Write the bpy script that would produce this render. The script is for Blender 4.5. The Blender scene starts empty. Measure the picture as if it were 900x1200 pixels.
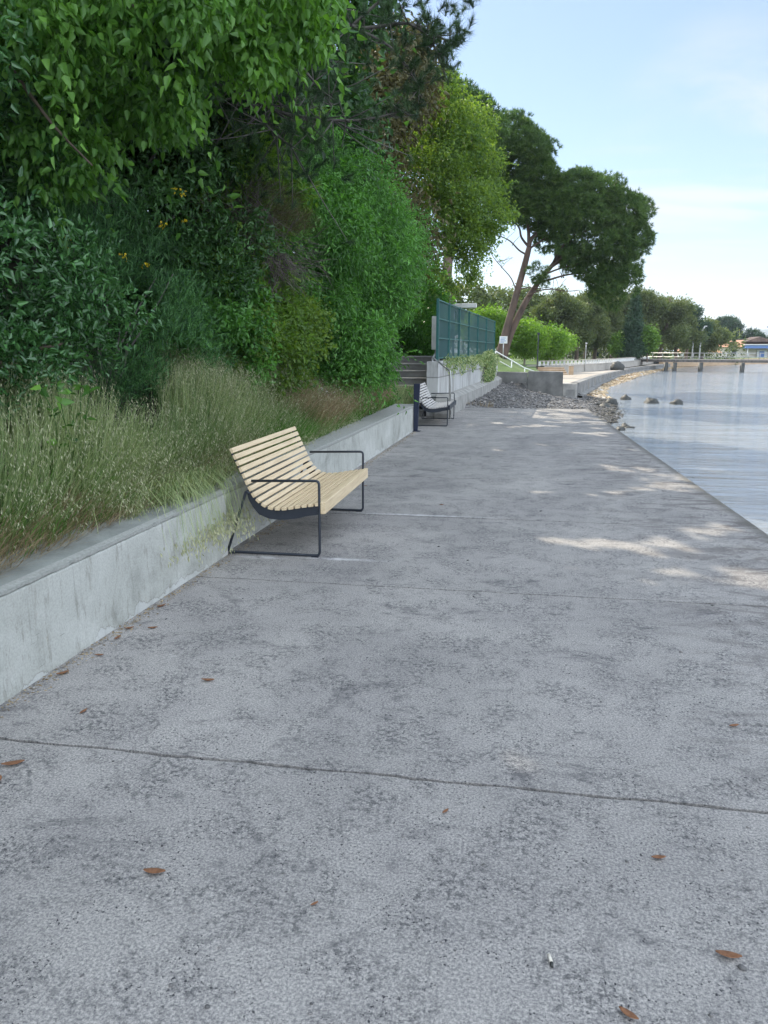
import bpy, math, random
import numpy as np
from mathutils import Vector, noise as mnoise
R = math.radians
C = bpy.context.scene.collection
S = bpy.context.scene
random.seed(7)

# ---------------------------------------------------------------- camera
cd = bpy.data.cameras.new('camera'); cam = bpy.data.objects.new('camera', cd); C.objects.link(cam)
cam.location = (0, 0, 1.7); cam.rotation_euler = (R(90 - 12.2), 0, R(9.77))
cd.sensor_fit = 'VERTICAL'; cd.sensor_height = 36; cd.lens = 880 / 1200 * 36
cd.clip_start = .05; cd.clip_end = 20000
S.camera = cam

# ---------------------------------------------------------------- light
SUN_AZ, SUN_EL = 42, 40            # degrees left of the promenade's direction, above the horizon
sd = Vector((-math.sin(R(SUN_AZ)) * math.cos(R(SUN_EL)), math.cos(R(SUN_AZ)) * math.cos(R(SUN_EL)), math.sin(R(SUN_EL))))
ld = bpy.data.lights.new('sun', 'SUN'); ld.energy = 4.4; ld.angle = R(.53); ld.color = (1, .90, .74)
lo = bpy.data.objects.new('sun', ld); C.objects.link(lo); lo.rotation_euler = sd.to_track_quat('Z', 'Y').to_euler()
W = bpy.data.worlds.new('World'); S.world = W; W.use_nodes = True
nt = W.node_tree; nd = nt.nodes; lk = nt.links
bg = nd['Background']; bg.inputs['Strength'].default_value = .122
sky = nd.new('ShaderNodeTexSky'); sky.sky_type = 'NISHITA'; sky.sun_disc = False
sky.sun_elevation = R(SUN_EL); sky.sun_rotation = R(-SUN_AZ); sky.air_density = 1.0; sky.dust_density = .3; sky.ozone_density = 1.5
tc = nd.new('ShaderNodeTexCoord')
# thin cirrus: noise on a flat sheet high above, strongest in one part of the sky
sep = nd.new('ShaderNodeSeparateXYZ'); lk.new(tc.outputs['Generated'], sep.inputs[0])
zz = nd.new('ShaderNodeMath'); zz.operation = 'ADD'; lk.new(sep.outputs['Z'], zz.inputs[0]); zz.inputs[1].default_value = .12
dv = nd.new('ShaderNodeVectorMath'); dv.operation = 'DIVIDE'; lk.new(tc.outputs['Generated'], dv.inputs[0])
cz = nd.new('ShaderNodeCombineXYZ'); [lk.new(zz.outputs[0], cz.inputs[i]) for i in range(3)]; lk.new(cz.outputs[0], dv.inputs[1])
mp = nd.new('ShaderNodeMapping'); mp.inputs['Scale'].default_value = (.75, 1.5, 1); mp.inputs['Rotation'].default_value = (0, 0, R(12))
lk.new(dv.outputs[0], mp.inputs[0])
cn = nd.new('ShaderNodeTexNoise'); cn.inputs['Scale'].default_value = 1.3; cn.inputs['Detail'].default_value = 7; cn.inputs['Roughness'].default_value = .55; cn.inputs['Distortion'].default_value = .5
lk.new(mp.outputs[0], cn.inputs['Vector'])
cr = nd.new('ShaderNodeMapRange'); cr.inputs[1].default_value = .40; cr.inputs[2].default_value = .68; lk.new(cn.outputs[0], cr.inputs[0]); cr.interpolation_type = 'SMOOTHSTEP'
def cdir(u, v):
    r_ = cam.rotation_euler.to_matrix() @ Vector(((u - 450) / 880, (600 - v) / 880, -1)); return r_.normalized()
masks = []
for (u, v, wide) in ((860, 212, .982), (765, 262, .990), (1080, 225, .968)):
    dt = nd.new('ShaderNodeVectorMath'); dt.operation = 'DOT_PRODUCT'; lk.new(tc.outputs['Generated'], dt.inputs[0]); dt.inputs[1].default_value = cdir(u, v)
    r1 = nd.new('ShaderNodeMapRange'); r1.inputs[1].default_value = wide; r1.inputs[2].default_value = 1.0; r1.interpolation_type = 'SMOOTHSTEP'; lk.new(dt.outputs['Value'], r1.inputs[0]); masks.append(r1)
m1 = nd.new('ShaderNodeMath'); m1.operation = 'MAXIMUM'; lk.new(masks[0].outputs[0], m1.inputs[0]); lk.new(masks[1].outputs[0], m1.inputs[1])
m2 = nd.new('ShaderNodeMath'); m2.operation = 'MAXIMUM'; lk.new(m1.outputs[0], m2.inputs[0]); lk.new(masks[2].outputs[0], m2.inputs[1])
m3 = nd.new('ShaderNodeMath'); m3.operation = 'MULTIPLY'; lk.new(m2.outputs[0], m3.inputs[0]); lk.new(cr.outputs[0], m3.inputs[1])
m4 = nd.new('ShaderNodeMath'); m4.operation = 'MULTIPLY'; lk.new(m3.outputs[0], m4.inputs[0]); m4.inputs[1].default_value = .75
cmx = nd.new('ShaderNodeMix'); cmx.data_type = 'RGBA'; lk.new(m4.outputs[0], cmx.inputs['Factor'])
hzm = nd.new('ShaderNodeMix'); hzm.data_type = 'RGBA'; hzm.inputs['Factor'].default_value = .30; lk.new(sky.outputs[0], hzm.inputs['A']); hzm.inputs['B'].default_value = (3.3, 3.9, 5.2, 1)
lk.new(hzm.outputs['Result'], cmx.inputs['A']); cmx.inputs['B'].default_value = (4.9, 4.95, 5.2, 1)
# unseen bright cloud bank added to lift the shade, behind and to the right of the viewer, reaching up past the zenith
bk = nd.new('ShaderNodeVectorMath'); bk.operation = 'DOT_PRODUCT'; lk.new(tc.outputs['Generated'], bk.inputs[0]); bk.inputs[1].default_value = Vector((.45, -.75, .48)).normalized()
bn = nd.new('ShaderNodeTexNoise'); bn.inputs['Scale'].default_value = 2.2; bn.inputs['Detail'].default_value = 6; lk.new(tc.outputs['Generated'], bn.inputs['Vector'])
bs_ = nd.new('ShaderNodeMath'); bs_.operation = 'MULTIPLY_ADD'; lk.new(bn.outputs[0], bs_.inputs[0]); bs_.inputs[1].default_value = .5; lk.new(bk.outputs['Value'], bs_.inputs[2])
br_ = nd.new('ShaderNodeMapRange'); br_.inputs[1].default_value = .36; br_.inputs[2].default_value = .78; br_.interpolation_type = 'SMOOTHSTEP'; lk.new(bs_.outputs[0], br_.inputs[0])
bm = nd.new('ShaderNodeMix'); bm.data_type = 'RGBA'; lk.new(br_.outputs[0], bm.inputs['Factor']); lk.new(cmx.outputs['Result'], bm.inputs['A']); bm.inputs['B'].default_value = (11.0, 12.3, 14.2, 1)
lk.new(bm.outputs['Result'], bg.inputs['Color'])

S.view_settings.view_transform = 'Standard'; S.view_settings.look = 'None'; S.view_settings.gamma = 1; S.view_settings.use_curve_mapping = False
S.view_settings.exposure = .75
cy = S.cycles
cy.use_denoising = True; cy.max_bounces = 6; cy.diffuse_bounces = 3; cy.glossy_bounces = 2; cy.transmission_bounces = 3; cy.transparent_max_bounces = 12; cy.volume_bounces = 0
try: cy.denoiser = 'OPENIMAGEDENOISE'; cy.denoising_input_passes = 'RGB_ALBEDO_NORMAL'
except Exception: pass
cy.sample_clamp_indirect = 6; cy.use_adaptive_sampling = True; cy.adaptive_threshold = .015

# ---------------------------------------------------------------- helpers
def tag(o, label=None, cat=None, group=None, kind=None):
    for k, v in (('label', label), ('category', cat), ('group', group), ('kind', kind)):
        if v: o[k] = v
    return o
def empty(name, loc, rz=0):
    o = bpy.data.objects.new(name, None); C.objects.link(o); o.location = loc; o.rotation_euler = (0, 0, rz); o.empty_display_size = .1
    return o
class MB:
    def __init__(s): s.v = []; s.f = []; s.sm = []
    def add(s, vs, fs, smooth=False):
        b = len(s.v); s.v += [tuple(p) for p in vs]; s.f += [tuple(i + b for i in f) for f in fs]; s.sm += [smooth] * len(fs); return s
    def box(s, x0, x1, y0, y1, z0, z1):
        v = [(x, y, z) for z in (z0, z1) for y in (y0, y1) for x in (x0, x1)]
        return s.add(v, [(0, 2, 3, 1), (4, 5, 7, 6), (0, 1, 5, 4), (2, 6, 7, 3), (0, 4, 6, 2), (1, 3, 7, 5)])
    def bar(s, a, b, w, h, up=(0, 0, 1)):       # a rectangular bar from a to b
        a = Vector(a); b = Vector(b); d = (b - a).normalized(); u = Vector(up)
        if abs(d.dot(u)) > .95: u = Vector((0, 1, 0))
        sx = d.cross(u).normalized() * w / 2; uy = sx.cross(d).normalized() * h / 2
        v = [p + i * sx + j * uy for p in (a, b) for i, j in ((-1, -1), (1, -1), (1, 1), (-1, 1))]
        return s.add(v, [(0, 3, 2, 1), (4, 5, 6, 7), (0, 1, 5, 4), (1, 2, 6, 5), (2, 3, 7, 6), (3, 0, 4, 7)])
    def tube(s, pts, r, seg=8, cap=True):
        pts = [Vector(p) for p in pts]; n = len(pts); rr = r if hasattr(r, '__len__') else [r] * n
        vs = []; prev = None
        for i, p in enumerate(pts):
            d = (pts[min(i + 1, n - 1)] - pts[max(i - 1, 0)]).normalized()
            a = prev - d * prev.dot(d) if prev is not None else d.cross(Vector((0, 0, 1)) if abs(d.z) < .9 else Vector((0, 1, 0)))
            if a.length < 1e-6: a = d.orthogonal()
            a.normalize(); b = d.cross(a); prev = a
            for k in range(seg):
                t = 2 * math.pi * k / seg; vs.append(p + (a * math.cos(t) + b * math.sin(t)) * rr[i])
        fs = [(i * seg + k, i * seg + (k + 1) % seg, (i + 1) * seg + (k + 1) % seg, (i + 1) * seg + k) for i in range(n - 1) for k in range(seg)]
        s.add(vs, fs, True)
        if cap: b = len(s.v) - len(vs); s.f += [tuple(range(b + seg - 1, b - 1, -1)), tuple(range(b + (n - 1) * seg, b + n * seg))]; s.sm += [False, False]
        return s
    def build(s, name, mat, parent=None, bevel=0, off=(0, 0, 0)):
        me = bpy.data.meshes.new(name)
        v = s.v if off == (0, 0, 0) else [(a - off[0], b - off[1], c - off[2]) for a, b, c in s.v]
        me.from_pydata(v, [], s.f); me.polygons.foreach_set('use_smooth', s.sm); me.materials.append(mat); me.update()
        o = bpy.data.objects.new(name, me); C.objects.link(o); o.parent = parent
        if bevel:
            m = o.modifiers.new('bevel', 'BEVEL'); m.width = bevel; m.segments = 2; m.limit_method = 'ANGLE'
        return o
def rounded(pts, r=.04, n=4):                 # polyline with rounded corners
    pts = [Vector(p) for p in pts]; out = [pts[0]]
    for i in range(1, len(pts) - 1):
        a = (pts[i - 1] - pts[i]); b = (pts[i + 1] - pts[i]); q = min(r, a.length * .45, b.length * .45)
        p0 = pts[i] + a.normalized() * q; p1 = pts[i] + b.normalized() * q
        for k in range(n + 1):
            t = k / n; out.append(p0 * (1 - t) ** 2 + pts[i] * 2 * t * (1 - t) + p1 * t * t)
    return out + [pts[-1]]
def npmesh(name, V, F, mat, parent=None, off=(0, 0, 0), attrs=None, smooth=False):
    """V (n,3); F list of arrays (m,k)"""
    me = bpy.data.meshes.new(name); V = np.asarray(V, np.float32) - np.array(off, np.float32)
    if not isinstance(F, list): F = [F]
    me.vertices.add(len(V)); me.vertices.foreach_set('co', V.ravel())
    nl = sum(f.size for f in F); me.loops.add(nl); me.loops.foreach_set('vertex_index', np.concatenate([f.ravel() for f in F]).astype(np.int32))
    st = []; b = 0
    for f in F: st.append(b + np.arange(len(f)) * f.shape[1]); b += f.size
    st = np.concatenate(st); me.polygons.add(len(st)); me.polygons.foreach_set('loop_start', st.astype(np.int32))
    if smooth: me.polygons.foreach_set('use_smooth', np.ones(len(st), bool))
    for k, a in (attrs or {}).items():
        at = me.attributes.new(k, 'FLOAT', 'POINT'); at.data.foreach_set('value', np.asarray(a, np.float32))
    me.update(calc_edges=True); me.validate(); me.materials.append(mat)
    o = bpy.data.objects.new(name, me); C.objects.link(o); o.parent = parent
    return o
def grid(name, xs, ys, zf, mat, smooth=True):   # xs,ys 2-D arrays
    n, m = xs.shape; V = np.stack([xs, ys, zf], -1).reshape(-1, 3)
    i = np.arange(n - 1)[:, None] * m + np.arange(m - 1)[None]; i = i.ravel()
    return npmesh(name, V, np.stack([i, i + 1, i + m + 1, i + m], 1), mat, smooth=smooth)

# ---------------------------------------------------------------- materials
def base_mat(name):
    m = bpy.data.materials.new(name); m.use_nodes = True; t = m.node_tree; return m, t, t.nodes['Principled BSDF']
def N(t, typ, **kw):
    n = t.nodes.new(typ)
    for k, v in kw.items():
        if k.startswith('i_'): n.inputs[int(k[2:]) if k[2:].isdigit() else k[2:]].default_value = v
        else: setattr(n, k, v)
    return n
def ramp(t, src, stops):
    r = t.nodes.new('ShaderNodeValToRGB'); e = r.color_ramp.elements
    while len(e) < len(stops): e.new(.5)
    for x, (p, c) in zip(e, stops): x.position = p; x.color = (*c, 1) if len(c) == 3 else c
    t.links.new(src, r.inputs[0]); return r.outputs[0]
def mixc(t, f, a, b, mode='MIX'):
    m = t.nodes.new('ShaderNodeMix'); m.data_type = 'RGBA'; m.blend_type = mode
    for s_, v in (('Factor', f), ('A', a), ('B', b)):
        if hasattr(v, 'is_output'): t.links.new(v, m.inputs[s_])
        elif s_ == 'Factor': m.inputs[s_].default_value = v
        else: m.inputs[s_].default_value = (*v, 1)
    return m.outputs['Result']
def pos(t, scale=(1, 1, 1), obj=False):
    if obj: s_ = N(t, 'ShaderNodeTexCoord').outputs['Object']
    else: s_ = N(t, 'ShaderNodeNewGeometry').outputs['Position']
    m = t.nodes.new('ShaderNodeMapping'); m.inputs['Scale'].default_value = scale; t.links.new(s_, m.inputs[0]); return m.outputs[0]
def noi(t, vec, sc, det=4, rough=.6, dist=0):
    n = N(t, 'ShaderNodeTexNoise', i_Scale=sc, i_Detail=det, i_Roughness=rough, i_Distortion=dist); t.links.new(vec, n.inputs['Vector']); return n.outputs[0]
def bump(t, h, strength=.3, dist=.01, prev=None):
    b = N(t, 'ShaderNodeBump', i_Strength=strength, i_Distance=dist); t.links.new(h, b.inputs['Height'])
    if prev: t.links.new(prev, b.inputs['Normal'])
    return b.outputs[0]
def simple(name, c1, c2=None, sc=8, rough=.7, metal=0, bmp=0, bsc=60, spec=.5, stretch=(1, 1, 1)):
    m, t, p = base_mat(name); v = pos(t, stretch)
    c2 = c2 or tuple(x * .8 for x in c1)
    col = ramp(t, noi(t, v, sc, 5), [(.3, c2), (.7, c1)]); t.links.new(col, p.inputs['Base Color'])
    p.inputs['Roughness'].default_value = rough; p.inputs['Metallic'].default_value = metal; p.inputs['Specular IOR Level'].default_value = spec
    if bmp: t.links.new(bump(t, noi(t, v, bsc, 4), bmp, .01), p.inputs['Normal'])
    return m
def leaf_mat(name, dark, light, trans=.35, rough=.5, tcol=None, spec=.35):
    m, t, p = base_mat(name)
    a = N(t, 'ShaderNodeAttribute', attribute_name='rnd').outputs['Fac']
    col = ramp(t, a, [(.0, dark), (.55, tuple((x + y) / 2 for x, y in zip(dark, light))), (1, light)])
    t.links.new(col, p.inputs['Base Color']); p.inputs['Roughness'].default_value = rough; p.inputs['Specular IOR Level'].default_value = spec
    tr = N(t, 'ShaderNodeBsdfTranslucent')
    tc_ = mixc(t, 1.0, col, tcol or (1.5, 1.6, .55), 'MULTIPLY'); t.links.new(tc_, tr.inputs[0])
    mx = N(t, 'ShaderNodeMixShader', i_Fac=trans); t.links.new(p.outputs[0], mx.inputs[1]); t.links.new(tr.outputs[0], mx.inputs[2])
    t.links.new(mx.outputs[0], t.nodes['Material Output'].inputs[0]); return m

def N_MR(t, src, a, b):
    n = t.nodes.new('ShaderNodeMapRange'); n.inputs[1].default_value = a; n.inputs[2].default_value = b; t.links.new(src, n.inputs[0]); return n.outputs[0]
# pavement concrete
def m_pavement():
    m, t, p = base_mat('pavement_concrete'); v = pos(t)
    big = noi(t, v, .8, 6, .65); mid = noi(t, v, 3.2, 8, .75, .3); fine = noi(t, v, 110, 4, .8); fine2 = noi(t, v, 38, 5, .8); spk = noi(t, v, 75, 2, .6)
    col = ramp(t, big, [(.3, (.395, .375, .34)), (.7, (.53, .50, .455))])
    col = mixc(t, ramp(t, fine, [(.40, (0, 0, 0)), (.62, (1, 1, 1))]), mixc(t, .8, col, (.11, .11, .115), 'MIX'), col)
    # weathered dark grime: gathered by a large mask, broken up by finer noise
    g1 = ramp(t, mid, [(.45, (0, 0, 0)), (.58, (1, 1, 1))]); g2 = ramp(t, fine2, [(.46, (0, 0, 0)), (.58, (1, 1, 1))])
    gm = mixc(t, 1, g1, g2, 'MULTIPLY'); col = mixc(t, gm, col, mixc(t, .76, col, (.05, .052, .056)))
    g3 = ramp(t, noi(t, pos(t, (1, 1.5, 1)), 1.9, 10, .78, .6), [(.56, (0, 0, 0)), (.66, (.85, .85, .85))]); col = mixc(t, g3, col, (.10, .098, .1))
    # small black specks, kept to patches
    g4 = mixc(t, 1, ramp(t, spk, [(.61, (0, 0, 0)), (.65, (1, 1, 1))]), ramp(t, noi(t, v, 5, 3), [(.42, (0, 0, 0)), (.58, (1, 1, 1))]), 'MULTIPLY'); col = mixc(t, g4, col, (.035, .035, .04))
    # broad weathering: whole areas of the slab darker than others, and brown algae towards the water
    wz = ramp(t, noi(t, v, .55, 5, .7, .8), [(.38, (0, 0, 0)), (.62, (.8, .8, .8))]); col = mixc(t, wz, col, mixc(t, 1, col, (.74, .74, .76), 'MULTIPLY'))
    sx = N(t, 'ShaderNodeSeparateXYZ'); t.links.new(v, sx.inputs[0])
    al = mixc(t, 1, ramp(t, N(t, 'ShaderNodeMapRange', i_1=.4, i_2=2.6).outputs[0], [(0, (0, 0, 0)), (1, (1, 1, 1))]), ramp(t, noi(t, pos(t, (1, 2.4, 1)), 1.7, 9, .75, .8), [(.50, (0, 0, 0)), (.58, (.9, .9, .9))]), 'MULTIPLY')
    mr_ = [n_ for n_ in t.nodes if n_.type == 'MAP_RANGE'][-1]; t.links.new(sx.outputs['X'], mr_.inputs[0]); col = mixc(t, al, col, (.085, .075, .07))
    # dark wet margin along the sea edge
    ed = N(t, 'ShaderNodeMath', operation='MULTIPLY_ADD', i_1=.0172); t.links.new(sx.outputs['Y'], ed.inputs[0]); t.links.new(sx.outputs['X'], ed.inputs[2])
    e2 = N(t, 'ShaderNodeMath', operation='MULTIPLY_ADD', i_1=.22); t.links.new(noi(t, v, 3, 6, .7), e2.inputs[0]); t.links.new(ed.outputs[0], e2.inputs[2])
    col = mixc(t, ramp(t, N_MR(t, e2.outputs[0], 2.50, 2.60), [(0, (0, 0, 0)), (1, (.75, .75, .75))]), col, (.10, .095, .08))
    # hairline cracks
    vc = N(t, 'ShaderNodeTexVoronoi', feature='DISTANCE_TO_EDGE', i_Scale=.55); dn = N(t, 'ShaderNodeTexNoise', i_Scale=2.5, i_Detail=6.0); t.links.new(v, dn.inputs['Vector'])
    vv = N(t, 'ShaderNodeVectorMath', operation='MULTIPLY_ADD'); vv.inputs[1].default_value = (.6, .6, .6); t.links.new(dn.outputs['Color'], vv.inputs[0]); t.links.new(v, vv.inputs[2]); t.links.new(vv.outputs[0], vc.inputs['Vector'])
    ck = mixc(t, 1, ramp(t, vc.outputs['Distance'], [(0, (.7, .7, .7)), (.004, (0, 0, 0))]), ramp(t, noi(t, v, .9, 3), [(.5, (0, 0, 0)), (.6, (1, 1, 1))]), 'MULTIPLY'); col = mixc(t, ck, col, (.07, .07, .07))
    # drilling dust left round the bench feet
    for bx_, by_, rx_, ry_ in ((-1.35, 5.86, .45, .05), (-2.05, 5.8, .25, .06), (-.95, 7.66, .9, .05)):
        q_ = N(t, 'ShaderNodeVectorMath', operation='SUBTRACT'); t.links.new(v, q_.inputs[0]); q_.inputs[1].default_value = (bx_, by_, 0)
        w_ = N(t, 'ShaderNodeVectorMath', operation='DIVIDE'); t.links.new(q_.outputs[0], w_.inputs[0]); w_.inputs[1].default_value = (rx_, ry_, 1)
        l_ = N(t, 'ShaderNodeVectorMath', operation='LENGTH'); t.links.new(w_.outputs[0], l_.inputs[0])
        d_ = mixc(t, 1, ramp(t, l_.outputs['Value'], [(0, (.7, .7, .7)), (1, (0, 0, 0))]), ramp(t, noi(t, v, 9, 5, .7), [(.35, (0, 0, 0)), (.6, (1, 1, 1))]), 'MULTIPLY'); col = mixc(t, d_, col, (.68, .68, .68))
    # pale scuffs
    g5 = ramp(t, noi(t, v, 2.3, 8, .7), [(.66, (0, 0, 0)), (.80, (.5, .5, .5))]); col = mixc(t, g5, col, (.56, .55, .52))
    t.links.new(col, p.inputs['Base Color']); p.inputs['Roughness'].default_value = .85; p.inputs['Specular IOR Level'].default_value = .3
    b = bump(t, fine2, .35, .008); b = bump(t, fine, .5, .004, b); b = bump(t, mid, .2, .02, b); t.links.new(b, p.inputs['Normal']); return m
def m_wall():
    m, t, p = base_mat('rendered_wall'); v = pos(t)
    col = ramp(t, noi(t, v, 1.7, 7, .65, .4), [(.3, (.27, .275, .245)), (.46, (.41, .415, .375)), (.70, (.52, .525, .485))])
    st = ramp(t, noi(t, pos(t, (1, 3, .7)), 6, 6, .7), [(.54, (0, 0, 0)), (.70, (.7, .7, .7))]); col = mixc(t, st, col, (.19, .18, .15))
    ru = ramp(t, noi(t, pos(t, (1, 2, 1)), 3.1, 4, .6), [(.68, (0, 0, 0)), (.80, (.5, .5, .5))]); col = mixc(t, ru, col, (.40, .30, .17))
    dr = ramp(t, noi(t, pos(t, (3, 9, .5)), 3.5, 5, .6), [(.58, (0, 0, 0)), (.72, (.32, .32, .32))]); col = mixc(t, dr, col, (.15, .145, .12))      # drip stains
    ph = ramp(t, N(t, 'ShaderNodeTexVoronoi', i_Scale=22.0).outputs['Distance'], [(.05, (.8, .8, .8)), (.09, (0, 0, 0))]); pk = mixc(t, 1, ph, ramp(t, noi(t, v, 4, 3), [(.52, (0, 0, 0)), (.62, (1, 1, 1))]), 'MULTIPLY'); col = mixc(t, pk, col, (.12, .12, .11))   # air holes
    fi = ramp(t, noi(t, v, 90, 3), [(.35, (.82, .82, .82)), (.6, (1, 1, 1))]); col = mixc(t, 1, col, fi, 'MULTIPLY')
    # plaster broken away along the foot
    sp = N(t, 'ShaderNodeSeparateXYZ'); t.links.new(N(t, 'ShaderNodeNewGeometry').outputs['Position'], sp.inputs[0])
    hh = N(t, 'ShaderNodeMath', operation='MULTIPLY_ADD', i_1=-.42, i_2=.235); t.links.new(noi(t, pos(t, (1, 1, .3)), 2.6, 7, .62), hh.inputs[0])
    df = N(t, 'ShaderNodeMath', operation='SUBTRACT'); t.links.new(sp.outputs['Z'], df.inputs[0]); t.links.new(hh.outputs[0], df.inputs[1])
    foot = ramp(t, df.outputs[0], [(.0, (1, 1, 1)), (.006, (0, 0, 0))])
    edge = ramp(t, df.outputs[0], [(.0, (0, 0, 0)), (.001, (.7, .7, .7)), (.013, (0, 0, 0))])
    col = mixc(t, foot, col, mixc(t, .35, col, (.58, .59, .58))); col = mixc(t, edge, col, (.16, .15, .13))
    t.links.new(col, p.inputs['Base Color']); p.inputs['Roughness'].default_value = .85
    b = bump(t, noi(t, v, 25, 5), .35, .01); b = bump(t, foot, -.6, .008, b); t.links.new(b, p.inputs['Normal']); return m
M = {}
M['pave'] = m_pavement(); M['wall'] = m_wall()
M['coping'] = simple('coping_concrete', (.27, .285, .26), (.17, .18, .165), 4, .9, bmp=.5, bsc=40)
M['kerbrim'] = simple('coarse_mortar', (.36, .365, .335), (.26, .265, .24), 45, .95, bmp=.9, bsc=80)
M['joint'] = simple('joint_dirt', (.035, .033, .03), (.015, .015, .013), 30, 1)
M['concrete'] = simple('old_concrete', (.36, .35, .32), (.2, .195, .18), 2.5, .9, bmp=.4, bsc=15)
M['concrete_dark'] = simple('stained_concrete', (.27, .265, .25), (.12, .12, .115), 1.6, .9, bmp=.5, bsc=12)
M['concrete_light'] = simple('pale_concrete', (.40, .375, .33), (.30, .28, .25), 1.2, .9, bmp=.2)
M['prom'] = simple('sandy_concrete', (.42, .37, .31), (.32, .28, .23), .8, .9)
M['step'] = simple('step_concrete', (.34, .34, .33), (.2, .2, .2), 5, .9, bmp=.4)
M['steel_dark'] = simple('charcoal_coated_steel', (.035, .042, .055), (.025, .03, .04), 20, .45, metal=.3)
M['navy'] = simple('navy_coated_steel', (.02, .028, .06), (.014, .02, .045), 15, .45, metal=.2)
M['galv'] = simple('galvanised_steel', (.50, .50, .48), (.36, .36, .35), 12, .4, metal=.8)
M['white'] = simple('white_paint', (.78, .78, .76), (.62, .62, .6), 6, .5)
M['teal'] = simple('green_coated_steel', (.02, .12, .11), (.012, .08, .075), 8, .5)
M['pebble'] = simple('pebble', (.30, .27, .23), (.14, .125, .11), 9, .9, bmp=.3)
M['rock'] = simple('wet_rock', (.05, .052, .045), (.02, .022, .02), 4, .6, bmp=.8, bsc=8)
M['bark'] = simple('brown_bark', (.20, .15, .115), (.075, .055, .045), 6, .95, bmp=1, bsc=14, stretch=(1, 1, .25))
M['bark_red'] = simple('pine_bark', (.155, .105, .082), (.06, .045, .038), 3, .95, bmp=1, bsc=9, stretch=(1, 1, .3))
M['bark_grey'] = simple('grey_bark', (.17, .155, .14), (.07, .065, .06), 6, .95, bmp=1, bsc=16, stretch=(1, 1, .3))
M['bark_pale'] = simple('pale_bark', (.42, .38, .33), (.25, .22, .19), 6, .95, bmp=.5)
M['twig'] = simple('dead_twig', (.20, .165, .15), (.11, .09, .085), 9, .9)
M['roof'] = simple('clay_tile', (.50, .27, .17), (.40, .2, .12), 1.5, .85)
M['cream'] = simple('cream_render', (.72, .66, .55), (.6, .55, .46), .5, .85)
M['blue'] = simple('blue_paint', (.12, .22, .50), (.10, .18, .42), .6, .6)
M['glass'] = simple('dark_glass', (.03, .04, .05), None, 1, .1)
M['deadleaf'] = simple('dry_leaf', (.28, .13, .06), (.13, .06, .03), 60, .8)
M['timber'] = simple('bleached_boards', (.52, .38, .25), (.38, .27, .17), 3, .8)
M['soil'] = simple('bank_soil', (.07, .065, .04), (.03, .032, .02), 3, 1, bmp=.6)
M['grassland'] = simple('mown_grass', (.10, .16, .035), (.05, .09, .022), 1.2, 1, bmp=.8, bsc=20)
M['hill'] = simple('hill_scrub', (.10, .12, .07), (.06, .08, .05), .004, 1)
M['seabed'] = simple('seabed', (.08, .07, .05), (.04, .04, .03), .5, 1)
M['cig'] = simple('cigarette_paper', (.7, .68, .62), (.5, .45, .35), 50, .8)
def m_wood():
    m, t, p = base_mat('pale_pine_slat'); v = pos(t, (30, 1.2, 30), True)
    col = ramp(t, noi(t, v, 2.2, 6, .6, .5), [(.3, (.50, .38, .23)), (.5, (.62, .49, .31)), (.75, (.70, .57, .39))])
    t.links.new(col, p.inputs['Base Color']); p.inputs['Roughness'].default_value = .55
    t.links.new(bump(t, noi(t, v, 6, 4), .15, .003), p.inputs['Normal']); return m
M['wood'] = m_wood()
M['wood_grey'] = simple('weathered_slat', (.52, .50, .47), (.38, .36, .34), 6, .7)
def m_block():
    m, t, p = base_mat('streaked_block_wall'); g = N(t, 'ShaderNodeTexCoord').outputs['Object']
    sp = N(t, 'ShaderNodeSeparateXYZ'); t.links.new(g, sp.inputs[0]); cb = N(t, 'ShaderNodeCombineXYZ'); t.links.new(sp.outputs['Y'], cb.inputs[0]); t.links.new(sp.outputs['Z'], cb.inputs[1])
    br = N(t, 'ShaderNodeTexBrick', i_Scale=1.0); br.inputs['Mortar Size'].default_value = .018; br.inputs['Brick Width'].default_value = 1.1; br.inputs['Row Height'].default_value = .5
    br.inputs['Color1'].default_value = (.50, .50, .48, 1); br.inputs['Color2'].default_value = (.42, .42, .41, 1); br.inputs['Mortar'].default_value = (.24, .24, .23, 1); br.offset = 0
    t.links.new(cb.outputs[0], br.inputs[0])
    st = ramp(t, noi(t, pos(t, (1.5, 1.5, .25)), 2.2, 6, .7), [(.46, (0, 0, 0)), (.66, (.8, .8, .8))]); col = mixc(t, st, br.outputs[0], (.15, .14, .12))
    t.links.new(col, p.inputs['Base Color']); p.inputs['Roughness'].default_value = .9
    t.links.new(bump(t, noi(t, pos(t), 12, 4), .4, .01), p.inputs['Normal']); return m
M['block'] = m_block()
def m_net():
    m, t, p = base_mat('green_mesh_net'); p.inputs['Base Color'].default_value = (.012, .065, .07, 1); p.inputs['Roughness'].default_value = .7
    tr = N(t, 'ShaderNodeBsdfTransparent'); mx = N(t, 'ShaderNodeMixShader')
    f = N(t, 'ShaderNodeMapRange', i_3=.6, i_4=.9); t.links.new(noi(t, pos(t), 1.2, 3), f.inputs[0]); t.links.new(f.outputs[0], mx.inputs[0])
    t.links.new(tr.outputs[0], mx.inputs[1]); t.links.new(p.outputs[0], mx.inputs[2]); t.links.new(mx.outputs[0], t.nodes['Material Output'].inputs[0]); return m
M['net'] = m_net()
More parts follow.
